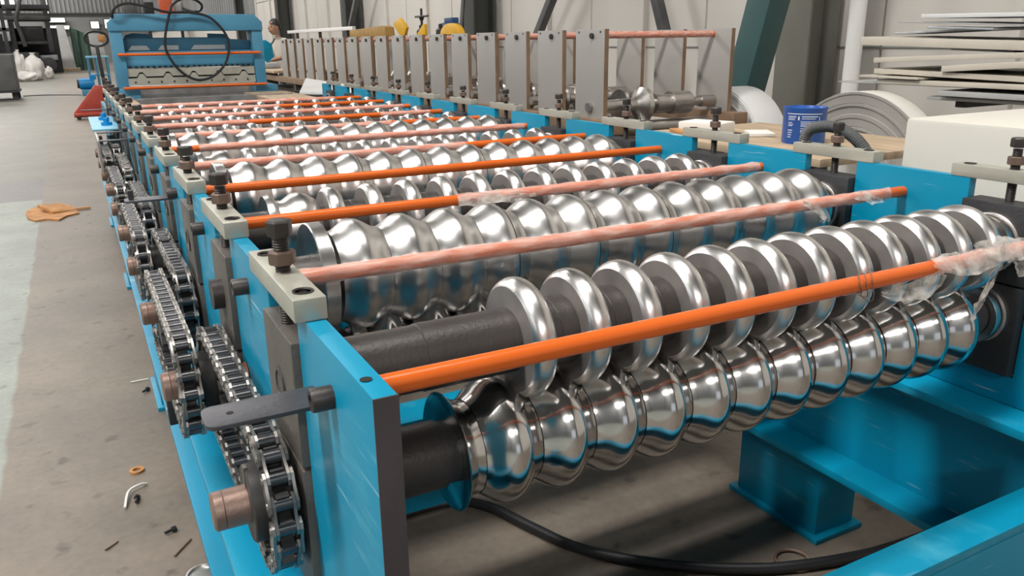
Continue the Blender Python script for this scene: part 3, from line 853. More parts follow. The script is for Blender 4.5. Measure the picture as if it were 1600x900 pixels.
for i in range(10): MB().cyl((1.8+i*.38, yp-.02, -1.12), (1.8+i*.38, yp+.01, -1.12), .03, n=8).build('blade_bolt', 'bolt_black', t)
MB().box(1.62, 5.5, yp+.1, yp+.8, -1.75, -1.25).build('blade_bed', 'machined', t)
for z, y in ((-.28, yp-.1), (-1.27, yp-.6)):
    MB().cyl((1.4, y, z), (5.7, y, z), .045, n=12).build('tie_rod', 'orange', t)
pc = [(1.40, 28.35, .80), (1.45, 28.2, 1.0), (1.6, 28.2, 1.14), (1.9, 28.2, 1.21), (2.4, 28.2, 1.12), (2.95, 28.25, .97), (3.6, 28.3, .96), (4.2, 28.3, .82), (4.62, 28.3, .35), (4.70, 28.3, -.10), (4.52, 28.3, -.62), (4.1, 28.3, -1.0), (3.6, 28.3, -1.09), (3.15, 28.3, -.82), (2.85, 28.3, -.35), (2.79, 28.3, .05), (2.9, 28.3, .55), (3.05, 28.3, .98), (3.15, 28.35, 1.18), (3.45, 28.4, 1.36), (3.8, 28.5, 1.37), (4.05, 28.6, 1.22), (4.02, 28.7, 1.05), (3.8, 28.8, 1.0), (3.5, 28.9, 1.1)]
tag(MB().tube(catmull(pc, 6), .04, 8).build('hanging_cable', 'rubber'), 'black cable looped in a big ring over the blue press', 'cable')
# papers and parts on the press shelf seen through its window are left to the hall behind

# ================================================================== SECOND MACHINE (grey plates)
t = thing('plate_stand_machine', (14.1, 35, FL), 'second roll forming machine with a long row of upright grey plates', 'machine')
pl = None
for i in range(18):
    ya = 17.5 + 2.03*i
    for xs in (12.0, 16.2):
        d = (xs-12.0, 2.03*i, 0)
        if pl is None:
            pl = MB().box(12.0, 12.12, ya+.012, ya+1.35, -2.0, .24).build('stand_plate', 'grey_paint', t, bevel=.006)
            ed = MB().box(12.0, 12.12, ya-.004, ya+.011, -2.0, .24).build('edge_face', 'brown_edge', pl)
            nt_ = MB().cyl((11.93, ya+.55, .08), (12.0, ya+.55, .08), .07, n=6).build('nut', 'bolt_black', pl)
            h1 = MB().lathe([(11.998, .0), (11.997, .03), (12.0, .03)], (0, ya+.2, .17), 'x', 10).build('hole', 'hole', pl)
            h2 = MB().lathe([(11.998, .0), (11.997, .03), (12.0, .03)], (0, ya+1.2, .17), 'x', 10).build('hole', 'hole', pl)
            cur = pl
        else:
            cur = inst(pl, d, t)
            inst(ed, d, cur)
            if xs == 12.0:
                for q in (nt_, h1, h2): inst(q, d, cur)
    if i < 14:
        yr = ya+.75
        r = MB().cyl((12.12, yr, .10), (16.2, yr, .10), .085, n=14).build('tie_rod', 'orange', t)
        mb = MB(); n = 10; m = 40
        for a in range(m+1):
            x = 12.14+4.0*a/m
            for j in range(n):
                tt = 2*PI*j/n; rr = .096+.012*noise.noise(Vector((x*5, i*3+math.cos(tt), math.sin(tt))))
                mb.v.append((x, yr+rr*math.cos(tt), .10+rr*math.sin(tt)))
        for a in range(m):
            for j in range(n): mb.f.append((a*n+j, a*n+(j+1) % n, (a+1)*n+(j+1) % n, (a+1)*n+j))
        mb.build('stretch_film', 'film', r, ang=80)
    if i < 10:
        ys = ya + 1.6 - (1.0 if i == 0 else 0)
        z = -1.72
        sh = MB().lathe([(11.9, 0), (11.9, .12), (12.2, .12), (12.2, .17), (14.05, .17), (14.05, .27), (14.35, .27), (14.35, .24), (14.6, .24), (14.6, .31), (15.25, .31), (15.38, .2), (15.38, .12), (15.7, .12), (15.7, .16), (16.2, .16), (16.2, 0)], (0, ys, z), 'x', 24).build('roller_shaft', 'machined', t)
        MB().lathe([(12.9, .17), (12.9, .43), (12.98, .45), (13.05, .3), (13.2, .17)], (0, ys, z), 'x', 28).build('profile_roll', 'steel', sh)
        MB().lathe([(13.42, .17), (13.5, .28), (13.62, .46), (13.75, .47), (13.95, .2)], (0, ys, z), 'x', 28).build('profile_roll', 'steel', sh)
        MB().lathe([(11.9, 0), (11.9, .2), (16.2, .2), (16.2, 0)], (0, ys, -2.35), 'x', 20).build('roller_shaft', 'machined', t)
for x in (12.06, 16.26):
    MB().box(x-.25, x+.25, 17.0, 59, -2.35, -2.0).build('base_beam', 'brown_edge', t, bevel=.02)
    for y in (18, 26, 34, 42, 50, 58): MB().box(x-.2, x+.2, y-.2, y+.2, FL, -2.35).build('leg', 'dark_edge', t)
MB().box(11.6, 16.8, 54.2, 59.4, -1.85, -1.70).build('work_board', 'wood', t, bevel=.02)
MB().box(12.4, 15.9, 17.2, 59, -3.0, -2.8).build('drip_tray', 'dark_edge', t)
# yellow guards, hand spindle, motor behind the plates
g = MB()
g.prism([(38.85, .66), (39.75, 1.13), (40.75, .86), (39.95, .36), (39.6, .26), (39.2, .30)], 14.9, 15.05)
tag(g.build('machine_guard', 'yellow', None, bevel=.02), 'yellow diamond-tilted sheet guard above the grey plates', 'guard', 'yellow guards')
g = MB().prism([(36.4, .26), (37.5, .26), (36.55, .78), (36.4, .76)], 14.85, 15.0); 
tag(g.build('machine_guard', 'yellow', None, bevel=.02), 'small yellow triangular guard beside the dark hand screw', 'guard', 'yellow guards')
poly = [(33.3-1.05*math.cos(q*PI/12), .26+.47*math.sin(q*PI/12)) for q in range(13)]
tag(MB().prism(poly, 14.75, 15.0).build('machine_guard', 'yellow', None, bevel=.02), 'yellow half-round belt guard in front of the blue motor', 'guard', 'yellow guards')
tag(MB().prism([(41.3, .25), (41.4, .72), (41.9, .80), (47.5, .66), (47.5, .25)], 14.7, 15.2).build('machine_guard', 'wood_yellow', None, bevel=.02), 'long low brownish yellow guard left of the diamond-shaped guard', 'guard', 'yellow guards')
mo = thing('drive_motor', (17.1, 38.6, FL), 'dark blue motor behind the yellow half-round guard', 'motor')
MB().cyl((17.1, 37.8, .62), (17.1, 39.3, .62), .27, n=20).build('body', 'motor_blue', mo, bevel=.02)
MB().box(16.95, 17.3, 37.9, 38.9, .86, 1.1).build('terminal_box', 'motor_blue', mo, bevel=.02)
MB().box(16.9, 17.3, 38.0, 39.1, FL, .38).build('pedestal', 'dark_edge', mo)
hs = thing('hand_screw', (15.5, 37.0, .2), 'dark T-handled hand screw standing above the grey plates', 'hand screw')
MB().cyl((15.5, 38.3, -2.0), (15.5, 38.3, 1.52), .06, n=10).build('spindle', 'black', hs)
MB().lathe([(.95, .06), (1.05, .12), (1.14, .13), (1.2, .06)], (15.5, 38.3, 0), 'z', 14).build('collar', 'black', hs)
MB().cyl((15.5, 37.5, 1.16), (15.5, 39.1, 1.16), .05, n=8).build('handle', 'black', hs)
for y in (37.2, 39.6):
    MB().lathe([(.2, .25), (.5, .22), (.6, .1), (.75, .1), (.78, .0)], (15.5, y-1.2, 0), 'z', 14).build('knob', 'black', hs)
rl = thing('white_rail', (17.2, 60, FL), 'long white rail with cream end lying behind the far grey plates', 'rail')
MB().beam((17.2, 54.5, .90), (17.2, 73, .90), .24, .24).build('rail_tube', 'pipe_white', rl, bevel=.03)
for y in (56, 63, 70): MB().box(17.1, 17.3, y-.1, y+.1, FL, .78).build('support', 'dark_edge', rl)

# ================================================================== RIGHT SIDE: cabinet, hose, table, can, coils, sheets
t = thing('control_cabinet', (8.6, 3.4, FL), 'pale cream steel control cabinet behind the right side plate', 'cabinet')
MB().box(7.4, 9.8, 1.4, 5.4, FL+.25, -.80).build('body', 'cabinet', t, bevel=.04)
MB().box(7.5, 9.7, 1.5, 5.3, FL, FL+.25).build('plinth', 'black', t)
MB().box(7.95, 8.25, 3.55, 4.15, -.80, -.775).build('latch_plate', 'black', t)
MB().box(8.02, 8.14, 3.68, 3.9, -.775, -.74).build('latch', 'steel', t, bevel=.01)
hp = catmull([(7.15, 6.42, -1.5), (7.15, 6.46, -1.2), (7.15, 6.42, -1.02), (7.17, 6.30, -.955), (7.2, 6.12, -.94), (7.2, 5.93, -.985), (7.2, 5.76, -1.08), (7.2, 5.64, -1.22), (7.2, 5.58, -1.5)], 14)
mb = MB().tube(hp, .06, 12, rf=None)
hz = MB().tube(hp, .06, 12, rf=lambda u, t: .056 + .010*(1 if int(u*(len(hp)-1)) % 2 == 0 else 0))
tag(hz.build('corrugated_hose', 'rubber_cover', None, ang=60), 'dark grey corrugated hose arching beside the blue tin', 'hose')
t = thing('work_table', (8.9, 8.4, FL), 'long wooden work table covered in scraps behind the right side plate', 'table')
MB().box(7.6, 10.2, 6.6, 10.2, -1.48, -1.38).build('table_top', 'wood', t, bevel=.015)
for x in (7.75, 10.05):
    for y in (6.8, 10.0): MB().box(x-.1, x+.1, y-.1, y+.1, FL, -1.48).build('leg', 'mid_machine', t)
t = thing('paint_tin', (8.64, 7.8, -1.38), 'blue paint tin with white printed label on the work table', 'tin')
MB().lathe([(-1.38, 0), (-1.38, .272), (-1.365, .28), (-.93, .28), (-.915, .288), (-.905, .288), (-.905, .26), (-.93, .25), (-.93, 0)], (8.66, 7.85, 0), 'z', 40).build('can_body', 'tin_blue', t)
def on_can(a0, a1, z0, z1):
    n = max(2, int((a1-a0)/6)); mb = MB(); r = .2815
    for q in range(n+1):
        a = math.radians(a0+(a1-a0)*q/n)
        for z in (z0, z1): mb.v.append((8.66+r*math.cos(a), 7.85+r*math.sin(a), z))
    mb.f = [(2*q, 2*q+2, 2*q+3, 2*q+1) for q in range(n)]
    mb.build('print_line', 'print_white', t)
for (a0, a1, z0, z1) in ((172, 272, -.985, -.975), (176, 200, -1.02, -1.01), (176, 198, -1.04, -1.032), (176, 196, -1.06, -1.052), (177, 190, -1.10, -1.092), (177, 193, -1.12, -1.113), (177, 190, -1.14, -1.13), (177, 191, -1.20, -1.19), (177, 190, -1.23, -1.22), (177, 189, -1.26, -1.25), (177, 188, -1.29, -1.28),
                        (205, 209, -1.06, -1.01), (215, 258, -1.02, -1.008), (215, 252, -1.045, -1.037), (212, 256, -1.08, -1.074), (213, 240, -1.10, -1.092), (213, 244, -1.12, -1.113), (213, 236, -1.14, -1.132), (213, 250, -1.17, -1.164), (213, 246, -1.20, -1.19), (213, 240, -1.22, -1.213), (262, 264, -1.22, -1.01)):
    on_can(a0, a1, z0, z1)
tag(MB().rbox((8.45, 9.55, -1.295), (.5, .7, .16), (.0, .0, .35)).build('white_packet', 'paper', None, bevel=.03), 'white paper packet lying on the work table', 'packet')
for (x, y, w, l, a, m, lab) in ((8.2, 8.9, .5, .25, .4, 'cardboard', 'brown scrap on the work table near the blue tin'), (8.1, 9.6, .3, .6, -.3, 'cardboard', 'larger brown scrap on the work table beside the white packet'), (8.8, 8.8, .5, .35, 1.0, 'paper', 'crumpled pale paper on the table left of the tin')):
    tag(MB().rbox((x, y, -1.35), (w, l, .05), (.0, .0, a)).build('scrap', m, None, bevel=.01), lab, 'scrap', 'scraps on the table')
def coil(x0, x1, y, r, ri, face, side, label):
    z = FL + r
    t = thing('sheet_coil', ((x0+x1)/2, y, FL), label, 'coil', 'steel coils')
    MB().lathe([(x0+.01, ri), (x0+.01, r-.01), (x0+.03, r), (x1-.03, r), (x1-.01, r-.01), (x1-.01, ri)], (0, y, z), 'x', 72, closed=True).build('wound_sheet', side, t)
    rr = ri; i = 0
    while rr < r-.05:
        w = min((.10, .14, .07, .17)[i % 4], r-rr)
        dx = (.0, .02, -.012, .012)[i % 4]
        MB().lathe([(x0+.012, rr+.008), (x0-.02+dx, rr+.012), (x0-.02+dx, rr+w-.012), (x0+.012, rr+w-.008)], (0, y, z), 'x', 72, closed=True).build('coil_layer', face, t)
        rr += w; i += 1
coil(14.3, 14.85, 11.6, 1.95, .92, 'coil_face', 'coil_side', 'big grey steel coil standing behind the cabinet and blue tin')
coil(16.75, 17.9, 18.5, 1.8, .7, 'sheet_white', 'sheet_white', 'white coil partly hidden behind the last grey plate')
# long sheets on the rack: (far y, z far, near y, z near, x0, x1, thickness, material)
SH = [(13.1, .42, 9.6, .37, 18.0, 21.0, .09, 'sheet_white', 'topmost white sheet on the rack'),
      (13.8, .31, 9.6, .12, 18.1, 21.2, .04, 'sheet_grey', 'thin grey sheet sloping under the topmost white one'),
      (12.9, .16, 11.3, .10, 18.0, 19.2, .05, 'galv', 'short bright sheet end on the upper shelf'),
      (14.75, .04, 11.8, .13, 19.3, 21.0, .05, 'galv', 'long bright sheet lying on the thick cream board'),
      (14.73, -.13, 9.6, -.28, 18.0, 21.4, .20, 'sheet_cream', 'thick cream board of the upper shelf with a grey edge'),
      (12.5, -.33, 11.0, -.375, 18.4, 20.8, .05, 'sheet_grey', 'grey sheet directly below the thick cream board'),
      (14.28, -.60, 10.3, -.435, 18.0, 20.5, .12, 'sheet_cream', 'cream board rising to the right on the middle stack'),
      (12.4, -.77, 10.0, -.60, 18.0, 20.2, .14, 'sheet_cream', 'wide cream board with a blunt end in the middle stack'),
      (14.31, -.86, 9.6, -.97, 18.1, 21.2, .12, 'sheet_cream', 'cream sheet sloping down in the lower stack'),
      (14.57, -.99, 12.9, -1.01, 17.9, 20.4, .05, 'sheet_cream', 'short pale sheet jutting out left of the lower stack'),
      (14.1, -1.11, 9.6, -1.11, 18.0, 21.2, .11, 'sheet_cream', 'flat cream board near the bottom of the lower stack'),
      (15.8, -1.20, 9.6, -1.20, 18.6, 20.5, .03, 'sheet_grey', 'thin grey strip sticking out farthest toward the downpipe'),
      (12.4, -1.32, 9.6, -1.33, 18.0, 21.2, .12, 'sheet_grey', 'grey board under the lower stack'),
      (12.8, -1.46, 9.6, -1.45, 18.2, 20.9, .08, 'sheet_grey', 'lowest grey board of the lower stack')]
for (ya, za, yb, zb, x0, x1, h, m, lab) in SH:
    mb = MB().quadbox([(x0, ya, za-h/2), (x1, ya+.1, za-h/2), (x1, yb, zb-h/2), (x0, yb, zb-h/2), (x0, ya, za+h/2), (x1, ya+.1, za+h/2), (x1, yb, zb+h/2), (x0, yb, zb+h/2)])
    tag(mb.build('metal_sheet', m, None, bevel=.01), lab, 'sheet', 'sheets on the rack')
t = thing('sheet_rack', (20.5, 10.5, FL), 'dark steel cantilever rack carrying the stacks of sheets', 'rack')
for y in (10.0, 12.2):
    MB().box(22.0, 22.5, y-.2, y+.2, FL, 2.2).build('post', 'col_dark', t)
    for z in (-1.52,): MB().box(18.6, 22.0, y-.12, y+.12, z-.15, z).build('arm', 'col_dark', t)
MB().box(18.3, 22.8, 9.6, 12.6, FL, FL+.2).build('foot', 'col_dark', t)
MB().box(22.5, 22.7, 9.0, 13.0, -.45, .0).build('back_rail', 'mid_machine', t)
# white sheet lying past the end of the machine
mb = MB().quadbox([(6.6, 27.3, -1.62), (7.9, 25.7, -1.62), (9.5, 30.5, -1.62), (9.7, 38.6, -1.62), (6.6, 27.3, -1.57), (7.9, 25.7, -1.57), (9.5, 30.5, -1.57), (9.7, 38.6, -1.57)])
tag(mb.build('white_sheet', 'sheet_white'), 'pale folded sheet lying on trestles past the machine end', 'sheet')
tr = thing('trestle', (8.3, 30, FL), 'dark trestle under the pale folded sheet', 'trestle')
MB().box(7.0, 9.3, 29.6, 29.8, -1.8, -1.63).build('rail', 'dark_edge', tr)
for x in (7.2, 9.1): MB().box(x-.1, x+.1, 29.6, 29.8, FL, -1.8).build('leg', 'dark_edge', tr)

# ================================================================== LEFT BACKGROUND
t = thing('pallet_jack', (1.5, 66, FL), 'red hand pallet jack with black looped handle beside the blue press', 'pallet jack')
lp = [(2.04+.74*math.cos(a), 66, .42+.46*math.sin(a)) for a in [q*PI/10 for q in range(20)]]
lp = [(x, y, z + (.10 if z > .42 else 0)) for x, y, z in lp]
MB().tube(lp, .085, 8, True).build('handle_loop', 'black', t)
MB().box(2.15, 2.62, 65.9, 66.1, .25, .72).build('lever', 'cardboard', t, bevel=.05)
MB().beam((2.0, 66, 0.0), (2.12, 66.0, -3.0), .24, .24, (0, 1, 0)).build('handle_bar', 'black', t, bevel=.03)
MB().cyl((2.1, 66.2, -4.4), (2.1, 66.2, -2.9), .42, n=18).build('pump', 'dark_machine', t, bevel=.04)
MB().prism([(-.15, -4.85), (1.75, -4.85), (1.95, -2.75), (1.45, -2.65), (-.15, -4.55)], 65.4, 65.75, 'y').build('fork_heel', 'jack_red', t, bevel=.05)
MB().box(-.1, 2.2, 64.9, 65.4, -4.75, -4.55).build('fork', 'jack_red', t, bevel=.03)
MB().box(.0, 2.4, 66.6, 67.1, -4.75, -4.55).build('fork', 'jack_red', t, bevel=.03)
MB().cyl((2.0, 65.85, -4.68), (2.0, 66.45, -4.68), .32, n=18).build('wheel', 'black', t, bevel=.03)
MB().cyl((.15, 65.0, -4.85), (.15, 65.3, -4.85), .15, n=14).build('load_wheel', 'black', t)
t = thing('blue_table', (2.9, 100.5, FL), 'small blue steel table on thin legs behind the pallet jack', 'table')
MB().box(1.8, 4.0, 99.2, 102, -1.25, -1.07).build('table_top', 'light_blue', t, bevel=.03)
for x in (1.95, 2.75, 3.8):
    for y in (99.4, 101.8): MB().box(x-.09, x+.09, y-.09, y+.09, FL, -1.25).build('leg', 'blue_dull', t)
MB().box(1.9, 3.9, 99.3, 101.9, -3.1, -2.95).build('shelf', 'blue_dull', t)
t = thing('blue_motor', (1.4, 97.5, FL), 'bright blue electric motor on a low frame beside the blue table', 'motor')
MB().cyl((.75, 97.5, -3.8), (2.2, 97.5, -3.8), .55, n=20).build('body', 'bright_blue', t, bevel=.05)
MB().cyl((.55, 97.5, -3.8), (.75, 97.5, -3.8), .45, n=20).build('fan_cover', 'black', t, bevel=.03)
MB().box(1.8, 2.4, 97.2, 97.8, -3.4, -2.9).build('terminal_box', 'bright_blue', t, bevel=.04)
MB().box(.9, 2.4, 96.9, 98.1, FL, -4.35).build('frame', 'blue_dull', t, bevel=.03)
t = thing('dark_cart', (-7.0, 96, FL), 'dark grey steel bin on short legs at the left edge', 'bin')
MB().box(-9.5, -4.7, 94, 99, -4.1, -.7).build('body', 'mid_machine', t, bevel=.08)
MB().box(-9.5, -4.6, 93.9, 99.1, -4.3, -4.1).build('rim', 'dark_machine', t)
for x in (-9.2, -5.0):
    for y in (94.5, 98.5): MB().box(x-.25, x+.25, y-.25, y+.25, FL, -4.3).build('leg', 'dark_machine', t)
def sack(x, y, z, rx, ry, rz, seed, label):
    mb = MB().ico((x, y, z), 1.0, 4, (rx, ry, rz), .28, seed)
    mb.v = [(p[0], p[1], max(p[2], FL+.001 if z-rz < FL+.3 else -99)) for p in mb.v]
    o = mb.build('bulk_sack', 'sack', None, ang=80)
    tag(o, label, 'sack', 'white sacks in the left background')
    MB().lathe([(z+rz*.86, .30*rx), (z+rz*1.02, .18*rx), (z+rz*1.18, .34*rx)], (x, y, 0), 'z', 14).build('tied_neck', 'sack', o, ang=80)
sack(-4.6, 148, -3.2, 1.35, 1.4, 1.95, 1, 'rightmost tall white woven sack in the pile on the left')
sack(-6.6, 150.2, -2.9, .85, 1.2, 2.1, 2, 'middle white woven sack in the pile on the left')
sack(-8.3, 149, -3.3, .85, 1.2, 1.7, 3, 'leftmost white woven sack in the pile behind the dark bin')
sack(-5.7, 144.6, -4.35, 1.5, 1.2, .85, 4, 'flat white sack lying in front of the pile on the left')
sack(-2.9, 153, -4.2, .7, 1.0, 1.0, 5, 'small grey white sack right of the pile on the left')
# dim machinery behind the sacks
t = thing('old_machine', (-12, 180, FL), 'large dim old machine with frames and pipes in the left background', 'machine')
MB().box(-18, -4.5, 176, 190, FL, -1.0).build('bed', 'dark_machine', t, bevel=.1)
MB().box(-17, -8.2, 178, 189, -1.0, 2.2).build('headstock', 'dark_machine', t, bevel=.15)
MB().box(-7.6, -2.2, 178, 186, .4, .9).build('shelf', 'old_grey', t, bevel=.05)
MB().box(-6.8, -3.2, 179, 185, .9, 3.6).build('control_box', 'old_grey', t, bevel=.08)
MB().box(-5.4, -3.7, 178.9, 179, 1.3, 3.0).build('screen_panel', 'dark_machine', t)
MB().box(-18, -1.6, 177, 188, 4.6, 5.3).build('gantry_beam', 'old_grey', t, bevel=.05)
MB().box(-18, -1.6, 177, 188, 6.5, 7.3).build('upper_beam', 'dark_machine', t, bevel=.05)
for x in (-14.5, -8.0, -2.2):
    MB().box(x-.4, x+.4, 177.5, 178.3, -1, 8.6).build('upright', 'old_grey' if x > -9 else 'dark_machine', t, bevel=.04)
MB().tube(catmull([(-5.5, 176.5, 9.5), (-6.2, 176.3, 7), (-7.0, 176.2, 4.5), (-6.6, 176.2, 2.0), (-6.3, 176.2, 0)], 8), .35, 10).build('pipe', 'old_grey', t)
MB().tube(catmull([(-10.5, 176.0, 8.8), (-10.8, 175.8, 5), (-11.2, 175.8, 1), (-10.8, 175.8, -1.2)], 8), .3, 10).build('pipe', 'galv', t)
MB().box(-9.6, -8.4, 176.0, 177.0, 1.0, 4.6).build('light_panel', 'galv', t, bevel=.05)
MB().box(-9.5, -.9, 187, 192, FL, 3.4).build('cabinet_bank', 'dark_machine', t, bevel=.1)
MB().box(-6.5, -1.5, 186.2, 187, -2.6, -1.6).build('tool_tray', 'galv', t, bevel=.1)
MB().cyl((-3.0, 177, -3.3), (-3.0, 178.5, -3.3), 1.3, n=24).build('flywheel', 'dark_machine', t, bevel=.05)
t = thing('parts_rack', (-15, 155, FL), 'dark shelving rack of parts at the far left edge behind the sacks', 'rack')
MB().box(-24, -9.4, 150, 160, FL, -.9).build('lower_bay', 'dark_machine', t, bevel=.1)
for z in (2.4, 5.6): MB().box(-24, -7.5, 150, 160, z, z+.4).build('shelf', 'old_grey', t)
for x in (-16, -11.8, -7.8): MB().box(x-.25, x+.25, 150, 150.5, -.9, 9).build('post', 'dark_machine', t)
for (x, z, w, h, m, lab) in ((-13.6, -.9, 1.3, 1.1, 'mid_machine', 'grey parts box on the lowest level of the dark rack'), (-11.2, 2.8, 1.2, 1.6, 'galv', 'shiny parts box on the middle shelf of the dark rack'),
                             (-9.6, 2.8, 1.0, 1.0, 'sack', 'white parts box on the middle shelf of the dark rack'), (-10.4, 6.0, 1.6, 1.2, 'mid_machine', 'grey parts box on the top shelf of the dark rack')):
    tag(MB().box(x, x+w, 151, 153, z, z+h).build('part_box', m, None, bevel=.06), lab, 'box', 'boxes on the dark rack')
tag(MB().quadbox([(-.9, 196, FL), (1.6, 196, FL), (1.6, 196.3, FL), (-.9, 196.3, FL), (-1.0, 198.5, 4.2), (.5, 198.5, 4.2), (.5, 198.8, 4.2), (-1.0, 198.8, 4.2)]).build('steel_offcut', 'sheet_grey', None, bevel=.04), 'pale metal sheet leaning upright in the left background', 'sheet')
tag(MB().box(-2.5, 2.2, 192, 195, FL, FL+.7).build('timber_pallet', 'wood', None, bevel=.05), 'low timber pallet on the floor before the leaning panel', 'pallet')
mb = MB(); n = 18
for i in range(n+1):
    u = i/n
    for j in range(13):
        w = j/12
        mb.v.append((1.4+3.4*u+.5*(1-w)*math.sin(u*9)*.4, 200.5+.5*math.sin(u*14)+(1-w)*-1.2, FL+.02+w*(8.8-1.5*u)))
mb.f = [(i*13+j, (i+1)*13+j, (i+1)*13+j+1, i*13+j+1) for i in range(n) for j in range(12)]
tag(mb.build('green_tarpaulin', 'green_cloth', None, ang=80), 'dark green tarpaulin hanging in the left background', 'tarpaulin')
tag(MB().quadbox([(4.6, 205, FL), (8.2, 205, FL), (8.2, 205.4, FL), (4.6, 205.4, FL), (3.9, 207, 2.6), (7.2, 207, 2.6), (7.2, 207.4, 2.6), (3.9, 207.4, 2.6)]).build('leaning_sheet', 'sheet_grey', None, bevel=.04), 'grey sheet leaning beside the green tarpaulin', 'sheet')
tag(MB().box(19.6, 22.3, 200, 201.5, 6.2, 9.4).build('orange_crate', 'orange_box', None, bevel=.1), 'orange box high behind the blue press', 'box')
tag(MB().box(22.6, 24.2, 202, 203, 6.2, 9.2).build('white_crate', 'sheet_white', None, bevel=.1), 'pale box beside the orange one behind the blue press', 'box')
t = thing('storage_deck', (20, 201, FL), 'dark raised storage deck behind the blue press', 'deck')
MB().box(10.5, 24.2, 199, 206, 5.9, 6.2).build('deck', 'mid_machine', t)
for x in (11, 17, 23.6): MB().box(x-.3, x+.3, 199.5, 200.1, FL, 5.9).build('post', 'dark_machine', t)
tag(MB().box(12.3, 15.2, 199.5, 202, 6.2, 8.3).build('dark_crate', 'mid_machine', None, bevel=.1), 'dark grey box on the deck behind the blue press', 'box')
tag(MB().box(16.5, 18.4, 200, 202, 6.2, 8.9).build('black_crate', 'dark_machine', None, bevel=.1), 'black box on the deck behind the blue press', 'box')
fc = MB().tube(catmull([(-4.6, 100, FL+.05), (-2.5, 100.5, FL+.05), (-.5, 99.4, FL+.05), (.8, 98.5, FL+.05)], 8), .05, 6).build('floor_cable', 'black')
tag(fc, 'thin black cable across the far aisle floor to the blue motor', 'cable')

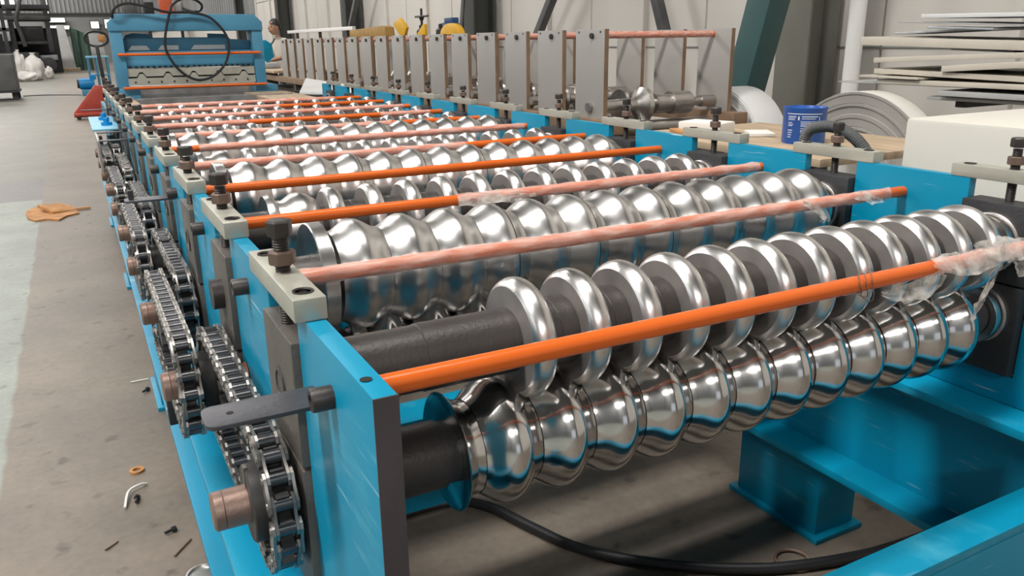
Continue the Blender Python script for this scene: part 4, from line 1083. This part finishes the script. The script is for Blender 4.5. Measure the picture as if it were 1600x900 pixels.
# ================================================================== WORKER
def person(px, py, label):
    t = thing('person', (px, py, FL), label, 'person')
    # joints (u), facing -x and bending a little over the bench
    J = {'pel': (0, 0, 3.05), 'wai': (-.08, 0, 3.75), 'che': (-.22, 0, 4.75), 'nek': (-.46, 0, 5.34), 'hed': (-.62, 0, 5.6),
         'shl': (-.22, -.72, 5.05), 'ell': (-.62, -.85, 4.05), 'wrl': (-1.35, -.62, 3.85),
         'shr': (-.22, .72, 5.05), 'elr': (-.60, .85, 4.05), 'wrr': (-1.35, .62, 3.9),
         'hil': (0, -.38, 2.9), 'knl': (-.08, -.42, 1.55), 'anl': (.05, -.44, .30), 'tol': (-.45, -.48, .12),
         'hir': (0, .38, 2.9), 'knr': (-.08, .42, 1.55), 'anr': (.05, .44, .30), 'tor': (-.45, .48, .12)}
    RAD = dict(pel=.56, wai=.54, che=.62, nek=.24, hed=.22, shl=.30, ell=.21, wrl=.14, shr=.30, elr=.21, wrr=.14, hil=.42, knl=.30, anl=.19, tol=.16, hir=.42, knr=.30, anr=.19, tor=.16)
    E_ = [('pel', 'wai'), ('wai', 'che'), ('che', 'nek'), ('nek', 'hed'), ('che', 'shl'), ('shl', 'ell'), ('ell', 'wrl'), ('che', 'shr'), ('shr', 'elr'), ('elr', 'wrr'),
          ('pel', 'hil'), ('hil', 'knl'), ('knl', 'anl'), ('anl', 'tol'), ('pel', 'hir'), ('hir', 'knr'), ('knr', 'anr'), ('anr', 'tor')]
    names = list(J); me = bpy.data.meshes.new('body')
    # fingers: palm + five short chains per hand
    verts = [Vector(J[n])*S for n in names]; edges = [(names.index(a), names.index(b)) for a, b in E_]
    rad = [RAD[n]*S for n in names]
    for h, sy in (('wrl', 1), ('wrr', -1)):
        w = Vector(J[h]); b0 = names.index(h)
        pv = len(verts); verts.append((w + Vector((-.28, 0, -.05)))*S); rad.append(.15*S); edges.append((b0, pv))
        for q in range(5):
            if q == 0: a = w + Vector((-.22, .16*sy, .02)); b = w + Vector((-.38, .24*sy, -.06))
            else: a = w + Vector((-.44, (.14-.09*q+.09)*sy, -.07)); b = w + Vector((-.62-.04*(q in (2, 3)), (.14-.09*q+.09)*sy, -.16))
            v1 = len(verts); verts += [a*S, b*S]; rad += [.042*S, .036*S]; edges += [(pv, v1), (v1, v1+1)]
    me.from_pydata([tuple(v) for v in verts], edges, [])
    ob = bpy.data.objects.new('body', me); COL.objects.link(ob); ob.parent = t
    sk = ob.modifiers.new('skin', 'SKIN'); sk.use_smooth_shade = True
    for i, v in enumerate(me.skin_vertices[0].data): v.radius = (rad[i], rad[i]); v.use_root = (i == 0)
    sb = ob.modifiers.new('sub', 'SUBSURF'); sb.levels = 2; sb.render_levels = 2
    # clothing colour by height and reach: shirt, trousers, bare forearms, neck
    m, nt, p = nodes_of('worker_cloth'); L = nt.links
    tc = nt.nodes.new('ShaderNodeTexCoord'); sp = nt.nodes.new('ShaderNodeSeparateXYZ'); L.new(tc.outputs['Object'], sp.inputs[0])
    def gt(sock, th):
        g_ = nt.nodes.new('ShaderNodeMath'); g_.operation = 'GREATER_THAN'; g_.inputs[1].default_value = th; L.new(sock, g_.inputs[0]); return g_.outputs[0]
    def mx(f, a, b):
        x = nt.nodes.new('ShaderNodeMix'); x.data_type = 'RGBA'; L.new(f, x.inputs['Factor'])
        for s_, v in (('A', a), ('B', b)):
            if isinstance(v, tuple): x.inputs[s_].default_value = (*v, 1)
            else: L.new(v, x.inputs[s_])
        return x.outputs['Result']
    c = mx(gt(sp.outputs[2], 3.2*S), (.09, .09, .10), (.56, .52, .46))
    c = mx(gt(sp.outputs[2], 5.42*S), c, (.42, .24, .16))
    lt = nt.nodes.new('ShaderNodeMath'); lt.operation = 'LESS_THAN'; lt.inputs[1].default_value = -.80*S; L.new(sp.outputs[0], lt.inputs[0])
    c = mx(lt.outputs[0], c, (.42, .24, .16))
    L.new(c, p.inputs['Base Color']); p.inputs['Roughness'].default_value = .8
    me.materials.append(m)
    # head with face, ears and hair
    hc = (px-.72, py, FL+6.12)
    hm = MB().ico(hc, 1., 3, (.42, .36, .56))
    for i, v in enumerate(hm.v):
        d = Vector(v)-Vector(hc)
        if d.z < -.1: hm.v[i] = (v[0]-.06 if d.x < 0 else v[0]-.10*(-d.z), hc[1]+d.y*(1+.35*d.z), v[2])
    hd = hm.build('head', 'skin', t, ang=80)
    MB().ico((hc[0]-.44, py, hc[2]-.06), .10, 2, (1.1, .7, 1.2)).build('nose', 'skin', hd, ang=80)
    for sy in (-1, 1):
        MB().ico((hc[0]-.36, py+sy*.16, hc[2]+.05), .055, 2).build('eye', 'hair', hd)
        MB().ico((hc[0]+.02, py+sy*.37, hc[2]-.02), .12, 2, (.8, .4, 1.2)).build('ear', 'skin', hd, ang=80)
    MB().box(hc[0]-.46, hc[0]-.36, py-.12, py+.12, hc[2]-.30, hc[2]-.26).build('mouth', 'jack_red', hd, bevel=.01)
    hr = MB().ico((hc[0]+.07, py, hc[2]+.10), 1., 3, (.45, .41, .54), .10, 4)
    hr.v = [(x, y, max(z, hc[2]+.16-.9*max(0, x-hc[0]+.1))) for x, y, z in hr.v]
    hr.build('hair', 'hair', t, ang=80)
    t.rotation_euler.z = .38
person(14.35, 62.6, 'worker in a pale shirt bending over a blue bench machine')
t = thing('bench_machine', (12.6, 60.4, FL), 'small bright blue bench machine in front of the worker', 'machine')
MB().prism([(12.1, -1.1), (12.6, -1.3), (13.0, -.9), (12.95, -.05), (12.5, .25), (12.1, .1)], 60.2, 60.6, 'y').build('housing', 'blue', t, bevel=.05)
MB().box(12.0, 13.3, 59.8, 60.9, -1.7, -1.35).build('bed', 'galv', t, bevel=.04)
MB().box(12.2, 13.1, 60.0, 60.7, FL, -1.7).build('pedestal', 'dark_edge', t)
MB().tube(catmull([(12.9, 60.4, -.1), (13.1, 60.4, .15), (13.2, 60.4, .35)]), .06, 6).build('lever', 'black', t)
